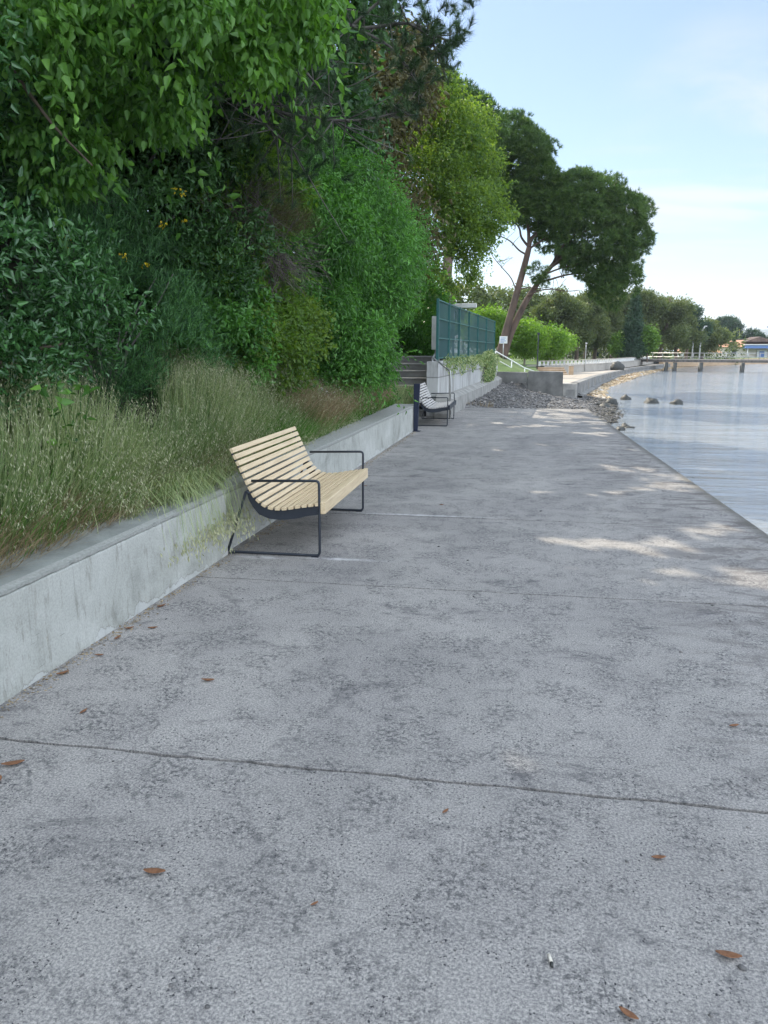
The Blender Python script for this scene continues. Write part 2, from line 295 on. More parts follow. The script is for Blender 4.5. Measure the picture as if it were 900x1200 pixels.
def m_sea():
    m, t, p = base_mat('sea_water'); v = pos(t, (1, 1.6, 1))
    p.inputs['Roughness'].default_value = .07; p.inputs['IOR'].default_value = 1.95
    v = pos(t, (.35, 1.5, 1)); col = ramp(t, noi(t, pos(t, (.4, .2, 1)), 1, 5), [(.4, (.22, .25, .275)), (.65, (.27, .285, .29))]); t.links.new(col, p.inputs['Base Color'])
    b = bump(t, noi(t, v, .8, 3, .5, .5), 1, .16); b = bump(t, noi(t, v, 3.3, 5, .65, .6), 1, .07, b)
    b = bump(t, noi(t, pos(t, (.07, .42, 1)), 1, 4, .6, .6), .8, .22, b); t.links.new(b, p.inputs['Normal']); return m
M['sea'] = m_sea()
def m_gravel(name, c1, c2, c3):
    m, t, p = base_mat(name); v = pos(t)
    vo = N(t, 'ShaderNodeTexVoronoi', i_Scale=26.0); t.links.new(v, vo.inputs['Vector'])
    col = ramp(t, vo.outputs['Color'], [(.2, c2), (.5, c1), (.85, c3)])
    col = mixc(t, ramp(t, noi(t, v, 1.1, 5), [(.4, (0, 0, 0)), (.65, (.7, .7, .7))]), col, tuple(x * .55 for x in c2))
    t.links.new(col, p.inputs['Base Color']); p.inputs['Roughness'].default_value = .95
    t.links.new(bump(t, vo.outputs['Distance'], -1, .05), p.inputs['Normal']); return m
M['gravel'] = m_gravel('beach_gravel', (.15, .145, .14), (.06, .06, .06), (.25, .24, .23))
M['gravel_tan'] = m_gravel('tan_shingle', (.42, .31, .18), (.24, .17, .10), (.56, .44, .28))

# leaves
M['lf_lime'] = leaf_mat('lime_leaf', (.028, .095, .022), (0.200, 0.400, 0.075), .4, .38)
M['lf_laurel'] = leaf_mat('glossy_dark_leaf', (.010, .042, .018), (0.125, 0.300, 0.092), .2, .25, spec=.6)
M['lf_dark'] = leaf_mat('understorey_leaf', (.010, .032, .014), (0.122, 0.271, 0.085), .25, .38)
M['lf_broom'] = leaf_mat('broom_stem', (.012, .05, .022), (0.132, 0.310, 0.101), .2, .6)
M['lf_vine'] = leaf_mat('climber_leaf', (.024, .08, .02), (0.186, 0.429, 0.100), .38, .38)
M['lf_yellow'] = leaf_mat('yellow_green_leaf', (.03, .09, .022), (0.213, 0.338, 0.075), .48, .45, tcol=(1.7, 1.5, .45))
M['lf_green'] = leaf_mat('mid_green_leaf', (.035, .09, .02), (0.243, 0.400, 0.072), .4, .45)
M['lf_bright'] = leaf_mat('bright_leaf', (.07, .16, .025), (.21, .34, .055), .45, .5)
M['lf_pine'] = leaf_mat('black_pine_needle', (.010, .028, .016), (0.094, 0.169, 0.069), .15, .5)
M['lf_stone'] = leaf_mat('stone_pine_needle', (.022, .06, .022), (.13, .20, .05), .3, .5, tcol=(1.2, 1.5, .6))
M['lf_aleppo'] = leaf_mat('aleppo_needle', (.04, .07, .032), (.19, .22, .09), .32, .6)
M['lf_cone'] = leaf_mat('conifer_needle', (.02, .05, .03), (.05, .10, .05), .15, .6)
M['lf_olive'] = leaf_mat('brownish_scrub_leaf', (.06, .06, .03), (.17, .16, .075), .3, .6, tcol=(1.2, 1.1, .6))
M['gr_oat'] = leaf_mat('oat_grass', (.07, .16, .045), (.46, .51, .26), .35, .6, tcol=(1.2, 1.2, .7))
M['gr_head'] = leaf_mat('oat_head', (.30, .32, .19), (.58, .57, .38), .35, .6, tcol=(1.1, 1.05, .8))
M['gr_dry'] = leaf_mat('dry_stalk', (.17, .12, .065), (.46, .37, .23), .3, .7, tcol=(1.1, 1, .7))
M['gr_green'] = leaf_mat('lush_grass', (.04, .12, .02), (.12, .26, .05), .4, .6)
M['petal'] = leaf_mat('white_petal', (.6, .6, .58), (.75, .75, .72), .3, .6, tcol=(1, 1, 1))
M['petal_y'] = leaf_mat('yellow_petal', (.7, .5, .02), (.8, .62, .03), .3, .6, tcol=(1, 1, 1))

# ---------------------------------------------------------------- foliage machinery
T_OVATE = (np.array([(0, 0, 0), (.25, -.42, .12), (.60, -.30, .02), (1, 0, -.22), (.60, .30, .02), (.25, .42, .12)]), [np.array([(0, 1, 2, 3), (0, 3, 4, 5)])])
T_DIAM = (np.array([(0, 0, 0), (.45, -.5, 0), (1, 0, 0), (.45, .5, 0)]), [np.array([(0, 1, 2, 3)])])
T_TRI = (np.array([(0, -.5, 0), (0, .5, 0), (1, 0, 0)]), [np.array([(0, 1, 2)])])
def unit(a): return a / (np.linalg.norm(a, axis=-1, keepdims=True) + 1e-9)
def leaves(name, P, D, L, wr, tmpl, mat, rs, parent=None, off=(0, 0, 0), rnd=None, upb=.6):
    if len(P) > 1500 and P[:, 1].max() < 34 and tmpl is not T_TRI or name == 'needles':
        kp = open_gaps(P); P, D = P[kp], D[kp]; L = L[kp] if np.ndim(L) else L; rnd = rnd[kp] if rnd is not None else None
    n = len(P); D = unit(D); up = rs.normal(size=(n, 3)) * .6 + np.array([0, 0, upb]); Sd = unit(np.cross(D, up)); Nn = np.cross(Sd, D)
    tv, tf = tmpl; L = np.broadcast_to(L, (n,))[:, None, None]
    V = P[:, None] + L * (tv[None, :, 0, None] * D[:, None] + wr * tv[None, :, 1, None] * Sd[:, None] + tv[None, :, 2, None] * Nn[:, None])
    k = len(tv); F = [(f[None] + (np.arange(n) * k)[:, None, None]).reshape(-1, f.shape[1]) for f in tf]
    rnd = rs.random(n) if rnd is None else np.clip(rnd, 0, 1)
    return npmesh(name, V.reshape(-1, 3), F, mat, parent, off, {'rnd': np.repeat(rnd, k)})
# gaps carved through the canopy to throw sun patches: rays from these spots on the pavement to the sun pass between the leaves
_g = np.random.RandomState(4); GAPS = []
for (gx, gy, lx, ly, k, rr_) in ((.85, 6.75, .34, .07, 6, .11), (1.85, 5.9, .34, .08, 5, .10), (1.2, 5.75, .4, .1, 4, .05), (1.9, 7.35, .25, .12, 4, .09), (1.1, 9.3, .35, .12, 4, .08), (1.9, 9.9, .25, .2, 4, .09), (1.6, 11.4, .3, .15, 4, .08), (.07, 2.86, .03, .02, 2, .045),
                                 (1.2, 14.0, .5, .2, 4, .10), (-.2, 13.2, .1, .1, 2, .07), (.3, 17.6, .5, .3, 6, .12), (1.3, 18.6, .5, .4, 8, .15), (.2, 19.6, .6, .3, 8, .14), (1.4, 20.4, .5, .3, 8, .17), (-.3, 21.2, .6, .4, 8, .15), (.9, 22.1, .7, .3, 9, .18), (1.6, 16.3, .3, .3, 4, .11)):
    for _ in range(int(k * 2.2)): GAPS.append((gx + _g.normal() * lx * 1.15, gy + _g.normal() * ly * 1.2, rr_ * _g.uniform(.3, 1.05)))
SD = np.array(sd)
def open_gaps(P):
    keep = np.ones(len(P), bool)
    for gx, gy, rr_ in GAPS:
        q = P - np.array([gx, gy, 0]); t_ = q @ SD; d2 = (q * q).sum(1) - t_ * t_; keep &= ~((d2 < (rr_ + .06) ** 2) & (t_ > 1.5))
    return keep
def lump(D, s, f=3.0): return np.sin(D[:, 0] * f + s) * np.sin(D[:, 1] * f * 1.3 + s * 2.1) + .6 * np.sin(D[:, 2] * f * 2.1 + s * .7) * np.sin(D[:, 0] * f * 2.7 + s)
def shell(blobs, n, rs, inner=.12, lumpy=.12, hide=.8, lower=0.0):
    """points and outward directions spread over the outside of a union of ellipsoids"""
    B = np.array(blobs, float); w = (B[:, 3] * B[:, 4] + B[:, 4] * B[:, 5] + B[:, 3] * B[:, 5]); w /= w.sum()
    i = rs.choice(len(B), n, p=w); d = unit(rs.normal(size=(n, 3)))
    if lower: d[:, 2] = np.where((d[:, 2] < -.2) & (rs.random(n) < lower), -d[:, 2], d[:, 2])
    r = 1 - np.abs(rs.normal(size=n)) * inner + lumpy * np.where(1, lump(d, i * 1.7, 3.5), 0)
    P = B[i, :3] + d * B[i, 3:6] * r[:, None]
    keep = np.ones(n, bool)
    for j in range(len(B)):
        q = np.linalg.norm((P - B[j, :3]) / B[j, 3:6], axis=1); keep &= ~((q < hide) & (i != j))
    return P[keep], unit(d / B[i, 3:6])[keep], i[keep]
def leafy(name, blobs, n, per, crad, L, wr, mat, seed, parent=None, off=(0, 0, 0), tmpl=T_OVATE, droop=.3, out=.7, inner=.12, lumpy=.12, hide=.8, bright_top=0, lower=0.0, zmin=None, lumps=None):
    if lumps: blobs = puffs(blobs, lumps[0], lumps[1], seed + 7, flat=.85, lumpy=lumpy, lower=0); lumpy = .1; hide = min(hide, .65)
    rs = np.random.RandomState(seed); P, O, bi = shell(blobs, n, rs, inner, lumpy, hide, lower); m = len(P)
    pr0 = rs.random(len(blobs)); cr_ = .5 * rs.random(m) + .5 * pr0[bi]
    PP = np.repeat(P, per, 0) + rs.normal(size=(m * per, 3)) * crad; OO = np.repeat(O, per, 0)
    D = OO * out + rs.normal(size=(m * per, 3)) * .75 + np.array([0, 0, -droop])
    rn = np.repeat(cr_, per) * .6 + rs.random(m * per) * .4 + bright_top * OO[:, 2]
    if lumps and m > 40:                       # ragged shoots standing out of the crown
        ns = m // 14; js = rs.choice(m, ns); ln = rs.uniform(2.5, 6.5, ns) * np.mean(L); ax = unit(O[js] + rs.normal(size=(ns, 3)) * .45 + np.array([0, 0, .35 - .5 * droop])); q = 11
        tt = np.tile(np.linspace(.0, 1, q), ns); AX = np.repeat(ax, q, 0); SP = np.repeat(P[js], q, 0) + AX * (np.repeat(ln, q) * tt)[:, None] + np.array([0, 0, -1]) * (np.repeat(ln, q) * tt ** 2 * .25 * (1 + droop))[:, None] + rs.normal(size=(ns * q, 3)) * np.mean(L) * .12
        PP = np.concatenate([PP, SP]); D = np.concatenate([D, AX * .6 + rs.normal(size=AX.shape) * .6 + np.array([0, 0, -droop * .5])]); rn = np.concatenate([rn, np.repeat(rs.random(ns), q) * .5 + rs.random(ns * q) * .5])
    if zmin is not None:
        k = PP[:, 2] > zmin; PP = PP[k]; D = D[k]; rn = rn[k]
    return leaves(name, PP, D, L * rs.uniform(.6, 1.15, len(PP)), wr, tmpl, mat, rs, parent, off, rn)
def tufty(name, blobs, n, per, L, w, mat, seed, parent=None, off=(0, 0, 0), inner=.10, lumpy=.15, hide=.8, spread=.7, lower=0.0, up=.25):
    rs = np.random.RandomState(seed); P, O, _ = shell(blobs, n, rs, inner, lumpy, hide, lower); m = len(P)
    A = unit(O + np.array([0, 0, up]) + rs.normal(size=(m, 3)) * .35); cr_ = rs.random(m)
    PP = np.repeat(P, per, 0); D = np.repeat(A, per, 0) + rs.normal(size=(m * per, 3)) * spread
    rn = np.repeat(cr_, per) * .6 + rs.random(m * per) * .4
    return leaves(name, PP + unit(D) * L * .05, D, L * rs.uniform(.7, 1.1, m * per), w, T_TRI, mat, rs, parent, off, rn)
def puffs(blobs, n, r, seed, flat=.7, up=.4, lumpy=.08, lower=.7):
    rs = np.random.RandomState(seed); P, O, _ = shell(blobs, n, rs, .08, lumpy, .75, lower)
    return [(*p, s, s, s * flat) for p, s in zip(P, rs.uniform(.6, 1.25, len(P)) * r)]
def wander(a, b, n, amp, seed, sag=0):
    rs = random.Random(seed); a = Vector(a); b = Vector(b); out = []
    for i in range(n + 1):
        t = i / n; p = a.lerp(b, t)
        if 0 < i < n: p += Vector((rs.uniform(-1, 1), rs.uniform(-1, 1), rs.uniform(-1, 1))) * amp
        p.z -= sag * math.sin(math.pi * t); out.append(p)
    return out
def smooth_path(pts, k=4):
    pts = [Vector(p) for p in pts]; out = []
    for i in range(len(pts) - 1):
        p0 = pts[max(i - 1, 0)]; p1 = pts[i]; p2 = pts[i + 1]; p3 = pts[min(i + 2, len(pts) - 1)]
        for j in range(k):
            t = j / k; out.append(.5 * ((2 * p1) + (-p0 + p2) * t + (2 * p0 - 5 * p1 + 4 * p2 - p3) * t * t + (-p0 + 3 * p1 - 3 * p2 + p3) * t ** 3))
    return out + [pts[-1]]
def limb(mb, pts, r0, r1, seg=8, k=4):
    q = smooth_path(pts, k); n = len(q); mb.tube(q, [r0 + (r1 - r0) * (i / (n - 1)) ** .8 for i in range(n)], seg)
def twigs(mb, origin_pts, targets, r, seed, n=3, amp=.06, seg=4):
    for j, tg in enumerate(targets):
        o = min(origin_pts, key=lambda p: (Vector(p) - Vector(tg)).length); limb(mb, wander(o, tg, n, amp, seed + j, .05), r, r * .3, seg, 2)

# ================================================================ THE SETTING
# land heights
def sstep(x, a, b): t = np.clip((x - a) / (b - a), 0, 1); return t * t * (3 - 2 * t)
def xright(Y): return np.where(Y < 19.25, -2.74, np.where(Y < 36, -2.16 + (Y - 19.2) * (1.13 / 16.8), -.9))
def bank_h(X, Y):
    d = np.maximum(-2.74 - X, 0)
    z1 = .47 + .42 * np.minimum(d, 1.3) + .95 * np.clip(d - 1.3, 0, 3.5) + .12 * np.clip(d - 4.8, 0, 40)
    z1 += .06 * np.sin(X * 3.1 + Y * 2.3) * np.minimum(d, 1)
    z2 = 1.42 + .5 * sstep(d, 1.2, 4.2) + 1.6 * sstep(d, 5, 12)
    w = sstep(Y, 16.8, 20.0); return z1 * (1 - w) + z2 * w
Ys = np.concatenate([np.arange(-8, 17, .35), np.arange(17, 21, .2), np.arange(21, 36.2, .6)]); ts = np.concatenate([np.arange(0, 6, .3), np.arange(6, 20, 1), np.array([20, 30, 45, 70, 110])])
YY, TT = np.meshgrid(Ys, ts, indexing='ij'); XX = xright(YY) - TT
ZZ = bank_h(XX, YY)
# the stair cuts into the bank
cut = (XX > -3.9) & (XX < -1.9) & (YY > 16.5) & (YY < 21.8); ZZ = np.where(cut, np.minimum(ZZ, np.maximum(.3, .0 + (YY - 19.2) * .5)), ZZ)
o = grid('bank_ground', XX, YY, ZZ, M['soil']); tag(o, kind='structure')
def lawn(x, y): return bank_h(np.array(x), np.array(y))
# mown lawn patch above the stair
Ys2 = np.arange(21.9, 36, .5); t2 = np.linspace(.25, 5.2, 12); YY, TT = np.meshgrid(Ys2, t2, indexing='ij'); XX = xright(YY) - TT
o = grid('lawn', XX, YY, bank_h(XX, YY) + .03, M['grassland']); tag(o, kind='structure')

# pavement slabs with open joints
joints = [-2.2, .28, 2.73, 5.2, 7.6, 10.05, 12.5, 14.95, 17.4, 19.85, 22.75]
def pleft(y): return -2.45 + .03 * (y - 3) if y < 16 else (-2.95 if y < 19.2 else -1.93 + (y - 19.2) * .09)
mb = MB(); rj = random.Random(3)
def jag(x0, x1, y):
    n = 90; return [(x0 + (x1 - x0) * i / n, y + rj.uniform(-.0045, .0045) + .004 * math.sin(i * .7 + y)) for i in range(n + 1)]
XL, XR = -3.3, (lambda y: 2.52 - .0172 * (y - 0))
for a, b in zip(joints[:-1], joints[1:]):
    lo_ = jag(XL, XR(a), a + .009); hi_ = jag(XL, XR(b), b - .009); n = len(lo_)
    vs = [(x, y, 0) for x, y in lo_] + [(x, y, 0) for x, y in hi_] + [(x, y, -.03) for x, y in lo_] + [(x, y, -.03) for x, y in hi_]
    fs = [(i, i + 1, n + i + 1, n + i) for i in range(n - 1)] + [(i, 2 * n + i, 2 * n + i + 1, i + 1) for i in range(n - 1)] + [(n + i, n + i + 1, 3 * n + i + 1, 3 * n + i) for i in range(n - 1)]
    fs += [(n - 1, 3 * n - 1, 4 * n - 1, 2 * n - 1)]
    mb.add(vs, fs)
pv = mb.build('pavement', M['pave']); tag(pv, kind='structure')
mb = MB(); y0, y1 = -2.2, 22.74
mb.add([(XL, y0, -.024), (XR(y0) - .004, y0, -.024), (XR(y1) - .004, y1, -.024), (XL, y1, -.024)], [(0, 1, 2, 3)])
tag(mb.build('pavement_bed', M['joint']), kind='structure')
mb = MB()   # quay face
for dx, z0, z1 in ((.0, -1.6, -.031),):
    mb.add([(XR(y0), y0, z1), (XR(y1), y1, z1), (XR(y1), y1, z0), (XR(y0), y0, z0), (-2.0, y1, z1), (-2.0, y1, z0)], [(0, 3, 2, 1), (1, 2, 5, 4)])
tag(mb.build('quay_edge', M['concrete_dark']), kind='structure')

# sea and sea bed
mb = MB(); mb.add([(-400, -300, -.5), (9000, -300, -.5), (9000, 9000, -.5), (-400, 9000, -.5)], [(0, 1, 2, 3)]); tag(mb.build('sea', M['sea']), kind='structure')
mb = MB(); mb.add([(-9000, -9000, -2.2), (9500, -9000, -2.2), (9500, 9500, -2.2), (-9000, 9500, -2.2)], [(0, 1, 2, 3)]); tag(mb.build('seabed', M['seabed']), kind='structure')

# gravel cove between the quay and the cross wall
wl = [(21.0, 2.1), (24.4, 2.97), (29.4, 3.78), (35.5, 4.15), (38.8, 4.1), (45.8, 5.1), (53, 6.8), (67, 10.1), (86.9, 15.6), (104.7, 21.8), (113.7, 27), (133, 40.3), (138, 60), (142, 140)]
sw = [(34.0, 2.64), (46.8, 4.8), (59.6, 7.34), (72.8, 10.45), (84.6, 14.3), (98, 18.6)]       # seaward wall of the curved promenade
lw = [(36.4, 1.3), (44, 1.2), (52, 1.3), (61, 5.6), (70, 8.8), (84, 12.8), (98, 16.6)]      # landward wall
def itp(tab, y): return np.interp(y, [a for a, b in tab], [b for a, b in tab])
Yb = np.concatenate([np.arange(22.3, 60, .3), np.arange(60, 160, 1.5)]); tb = np.linspace(0, 1, 30); YY, TT = np.meshgrid(Yb, tb, indexing='ij')
xl = np.where(YY < 35.2, np.interp(YY, [19, 36], [-2.1, -.9]), np.where(YY < 35.3, 1.5, np.interp(YY, [34.0, 46.8, 59.6, 72.8, 84.6, 98, 160], [2.5, 4.6, 7.1, 10.2, 14, 18.3, 40])))
xw = itp(wl, YY); XX = xl + (xw + 2.5 - xl) * TT; s_ = (XX - xl) / (xw - xl)
hl = np.where(YY < 35.3, .12 + .1 * sstep(YY, 26, 36), np.interp(YY, [35, 60, 90], [-.33, -.3, -.36])); ZZ = hl + (-.5 - hl) * np.clip(s_, 0, 2) ** 1.1
ZZ = np.where(YY < 35.3, ZZ - .25 * sstep(YY, 24, 34) * s_ * (1 - np.clip(s_, 0, 1)) * 2, ZZ)
ZZ += .025 * np.sin(XX * 7 + YY * 3) * np.sin(YY * 5.1) + np.random.RandomState(1).normal(size=XX.shape) * .012
ZZ = np.where((YY < 22.9) & (ZZ > -.04), -.04, ZZ)
k = int(np.searchsorted(Yb, 35.3))
o = grid('gravel_beach', XX[:k + 1], YY[:k + 1], ZZ[:k + 1], M['gravel']); tag(o, kind='structure')
o = grid('shingle_beach', XX[k:], YY[k:], ZZ[k:], M['gravel_tan']); tag(o, kind='structure')
def beach_z(x, y):
    i = int(np.clip(np.searchsorted(Yb, y), 0, len(Yb) - 1)); return float(np.interp(x, XX[i], ZZ[i]))
# loose stones: squashed octahedra, too many to count
def stones(name, pts, r, mat, seed):
    rs = np.random.RandomState(seed); n = len(pts); base = np.array([(1, 0, 0), (0, 1, 0), (-1, 0, 0), (0, -1, 0), (0, 0, 1), (.6, .6, .55), (-.6, .6, .5), (-.6, -.6, .6), (.6, -.6, .5), (0, 0, -1)], float)
    fc = np.array([(0, 5, 8), (1, 6, 5), (2, 7, 6), (3, 8, 7), (4, 5, 6), (4, 6, 7), (4, 7, 8), (4, 8, 5), (0, 1, 5), (1, 2, 6), (2, 3, 7), (3, 0, 8), (0, 9, 1), (1, 9, 2), (2, 9, 3), (3, 9, 0)])
    sc = (r * rs.lognormal(0, .45, n))[:, None, None] * np.stack([rs.uniform(.8, 1.4, n), rs.uniform(.6, 1.1, n), rs.uniform(.35, .7, n)], 1)[:, None]
    a = rs.uniform(0, 6.28, n); V = base[None] * sc * rs.uniform(.8, 1.2, (n, 10, 1)); c, s = np.cos(a)[:, None], np.sin(a)[:, None]
    V = np.stack([V[..., 0] * c - V[..., 1] * s, V[..., 0] * s + V[..., 1] * c, V[..., 2]], -1) + np.asarray(pts)[:, None]
    return npmesh(name, V.reshape(-1, 3), (fc[None] + (np.arange(n) * 10)[:, None, None]).reshape(-1, 3), mat, attrs={'rnd': np.repeat(rs.random(n), 10)})
def m_stone(name, a, b, c=(.5, .48, .45)):
    m, t, p = base_mat(name); at = N(t, 'ShaderNodeAttribute', attribute_name='rnd').outputs['Fac']; t.links.new(ramp(t, at, [(0, a), (.8, b), (1, c)]), p.inputs['Base Color']); p.inputs['Roughness'].default_value = .85; return m
M['st_grey'] = m_stone('grey_stones', (.05, .05, .05), (.20, .19, .18), (.34, .32, .3)); M['st_tan'] = m_stone('tan_stones', (.2, .14, .08), (.52, .40, .25)); M['st_wet'] = m_stone('wet_stones', (.02, .02, .018), (.09, .085, .07), (.16, .15, .13))
rs = np.random.RandomState(5); pts = []
for _ in range(16000):
    y = 22.9 + 12.3 * rs.random() ** 1.0; a = np.interp(y, [19, 36], [-1.75, -.75]); b = itp(wl, y) + .5; x = a + (b - a) * rs.random(); pts.append((x, y, beach_z(x, y) + .004))
tag(stones('gravel', pts, .021, M['st_grey'], 6), 'loose grey beach gravel at the end of the concrete slab', 'gravel', kind='stuff')
pts = []
for _ in range(5000):
    y = 35.5 + 60 * rs.random() ** 1.4; a = np.interp(y, [s[0] for s in sw], [s[1] for s in sw]) + .3; b = itp(wl, y) + .3; x = a + (b - a) * rs.random(); pts.append((x, y, beach_z(x, y) + .01))
tag(stones('shingle', pts, .055, M['st_tan'], 7), 'sunlit tan shingle below the curved promenade wall', 'shingle', kind='stuff')
pts = []
for _ in range(1500):
    y = 22 + 16 * rs.random(); x = itp(wl, y) + rs.normal() * .32 - .15; pts.append((x, y, max(beach_z(x, y), -.56) + .01))
tag(stones('shore_cobbles', pts, .034, M['st_wet'], 8), 'dark wet cobbles along the waterline of the cove', 'cobbles', kind='stuff')

# park land beyond
Yp = np.concatenate([np.arange(35.9, 60, .8), np.arange(60, 170, 4), np.array([200, 260, 340])]); tp = np.concatenate([np.linspace(0, 6, 20), np.array([8, 12, 20, 40, 80, 160, 400])]); YY, TT = np.meshgrid(Yp, tp, indexing='ij')
xr = np.where(YY <= 98, np.interp(YY, [a for a, b in lw], [b for a, b in lw]), np.interp(YY, [98, 105, 114, 132, 139, 340], [16.6, 20.5, 26, 38.5, 140, 300])); XX = xr - TT
ZZ = np.where(YY < 99, .6, .25) + np.where(YY < 60, .85 * sstep(-XX + .0, -.8, 1.6) * sstep(YY, 35.5, 40) * (1 - sstep(YY, 52, 60)), 0) - .15 * sstep(-YY, -40, -36)
o = grid('park_ground', XX, YY, ZZ, M['grassland']); tag(o, kind='structure')
XXp, YYp = XX, YY
# paved strip on the upper level, and the lower curved promenade
yq = np.linspace(52, 98, 30); a = itp(lw, yq)
mb = MB()
for i in range(len(yq) - 1): mb.add([(a[i] - 3, yq[i], .606), (a[i] - .02, yq[i], .606), (a[i + 1] - .02, yq[i + 1], .606), (a[i + 1] - 3, yq[i + 1], .606)], [(0, 1, 2, 3)])
tag(mb.build('upper_path', M['concrete_light']), kind='structure')
def pz(y): return float(np.interp(y, [34, 46.8, 59.6, 72.8], [.25, .15, .05, .0]))
yq = np.concatenate([[35.0, 36.3], np.linspace(37, 98, 34)]); mb = MB()
for i in range(len(yq) - 1):
    xa, xb = float(itp(lw, yq[i])), float(itp(lw, yq[i + 1])); xc, xd = float(itp(sw, yq[i])), float(itp(sw, yq[i + 1]))
    mb.add([(xa, yq[i], pz(yq[i])), (xc, yq[i], pz(yq[i])), (xd, yq[i + 1], pz(yq[i + 1])), (xb, yq[i + 1], pz(yq[i + 1]))], [(0, 1, 2, 3)])
tag(mb.build('curved_promenade', M['prom']), kind='structure')
# hills across the bay
xs = np.linspace(-500, 4200, 80); mb = MB(); prof = [(x, 3300 + 100 * math.sin(x / 600), 84 + 14 * mnoise.noise(Vector((x / 500, 1, 0))) + 6 * mnoise.noise(Vector((x / 130, 5, 0)))) for x in xs]
prof = [(x, y, h * (1 if x > 900 else .5)) for x, y, h in prof]
vs = []
for x, y, h in prof: vs += [(x, y - 500, -1), (x, y - 250, h * .55), (x, y, h), (x, y + 700, -1)]
mb.add(vs, [(4 * i + j, 4 * i + 4 + j, 4 * i + 5 + j, 4 * i + 1 + j) for i in range(len(prof) - 1) for j in range(3)], True)
tag(mb.build('hills', M['hill']), kind='structure')
# the haze between here and the hills
mh = bpy.data.materials.new('haze_air'); mh.use_nodes = True; t = mh.node_tree; t.nodes.remove(t.nodes['Principled BSDF'])
pvn = N(t, 'ShaderNodeVolumePrincipled'); pvn.inputs['Color'].default_value = (.80, .88, 1, 1); pvn.inputs['Density'].default_value = .00024; t.links.new(pvn.outputs[0], t.nodes['Material Output'].inputs['Volume'])
mb = MB(); mb.box(-9100, 9600, -9100, 9600, -3.2, 125); hz = mb.build('haze', mh); tag(hz, 'thin pale air fading the far hills', 'haze', kind='stuff')

# ================================================================ WALLS
def prism_wall(root, name, mat, pts, z0, z1, bevel=.006):
    """vertical wall: footprint polygon pts (ccw)"""
    n = len(pts); mb = MB(); mb.add([(x, y, z0) for x, y in pts] + [(x, y, z1) for x, y in pts], [tuple(range(n - 1, -1, -1)), tuple(range(n, 2 * n))] + [(i, (i + 1) % n, n + (i + 1) % n, n + i) for i in range(n)])
    return mb.build(name, mat, root, bevel, off=tuple(root.location) if root else (0, 0, 0))
def xf(y): return -2.44 + .0265 * (y - 2.5)
w1 = empty('retaining_wall', (-2.4, 2, 0)); tag(w1, 'low grey rendered retaining wall in the near left foreground, with a dark coping', 'wall')
ya, yb = -3.0, 5.86
prism_wall(w1, 'body', M['wall'], [(xf(ya), ya), (xf(yb), yb), (xf(yb) - .3, yb), (xf(ya) - .3, ya)], -.05, .525, .012)
# ragged mortar lip and flat top
mb = MB(); rj = random.Random(9); n = 200
for i in range(n):
    p = ya + (yb - ya) * i / n; q = ya + (yb - ya) * (i + 1) / n
    if i == 0: e = [(rj.uniform(-.003, .002), rj.uniform(-.004, .004)) for _ in range(n + 1)]
    mb.add([(xf(p) + .004 + e[i][0], p, .55 + e[i][1] * .3), (xf(q) + .004 + e[i + 1][0], q, .55 + e[i + 1][1] * .3), (xf(q) + .003 + e[i + 1][0], q, .53 + e[i + 1][1]), (xf(p) + .003 + e[i][0], p, .53 + e[i][1]),
            (xf(p) - .05, p, .556), (xf(q) - .05, q, .556)], [(0, 3, 2, 1), (0, 1, 5, 4)])
mb.build('mortar_lip', M['kerbrim'], w1, off=tuple(w1.location))
prism_wall(w1, 'coping', M['coping'], [(xf(ya) - .045, ya), (xf(yb) - .045, yb), (xf(yb) - .52, yb), (xf(ya) - .52, ya)], .45, .55, .006)
w2 = empty('retaining_wall', (-2.3, 11, 0)); tag(w2, 'low grey retaining wall running behind the first bench towards the dark bollard', 'wall')
yc = 16.3
prism_wall(w2, 'body', M['wall'], [(xf(yb) - .04, yb + .003), (xf(yc) - .02, yc), (xf(yc) - .34, yc), (xf(yb) - .34, yb + .003)], -.05, .50, .012)
prism_wall(w2, 'coping', M['kerbrim'], [(xf(yb) - .035, yb + .003), (xf(yc) - .015, yc + .005), (xf(yc) - .5, yc + .005), (xf(yb) - .5, yb + .003)], .503, .545, .006)
w3 = empty('planter_wall', (-2.8, 17.5, 0)); tag(w3, 'short low concrete wall holding the weeds right behind the second bench', 'wall')
prism_wall(w3, 'body', M['wall'], [(-2.52, yc + .01), (-2.42, 19.4), (-3.7, 19.4), (-3.4, yc + .01)], -.05, .36, .01)

# block wall under the court fence
def bwx(y): return -1.97 + (y - 19.2) * (1.13 / 16.8)
bw = empty('block_wall', (-1.9, 19.2, 0)); tag(bw, 'tall streaked concrete block wall carrying the green court fence', 'wall')
ob = prism_wall(bw, 'body', M['block'], [(bwx(19.5), 19.5), (bwx(36.2), 36.2), (bwx(36.2) - .3, 36.2), (bwx(19.5) - .3, 19.5)], -.3, 1.40, .01)
mb = MB()                                        # projecting footing with a sloped top
a0, a1 = 19.45, 36.0
vs = []
for y in (a0, a1):
    x = bwx(y) - .01; vs += [(x, y, -.3), (x + .30, y, -.3), (x + .28, y, .40), (x + .1, y, .50), (x, y, .52)]
mb.add(vs, [(0, 1, 6, 5), (1, 2, 7, 6), (2, 3, 8, 7), (3, 4, 9, 8), (4, 3, 2, 1, 0), (5, 6, 7, 8, 9)]); mb.build('footing', M['concrete'], bw, off=tuple(bw.location))
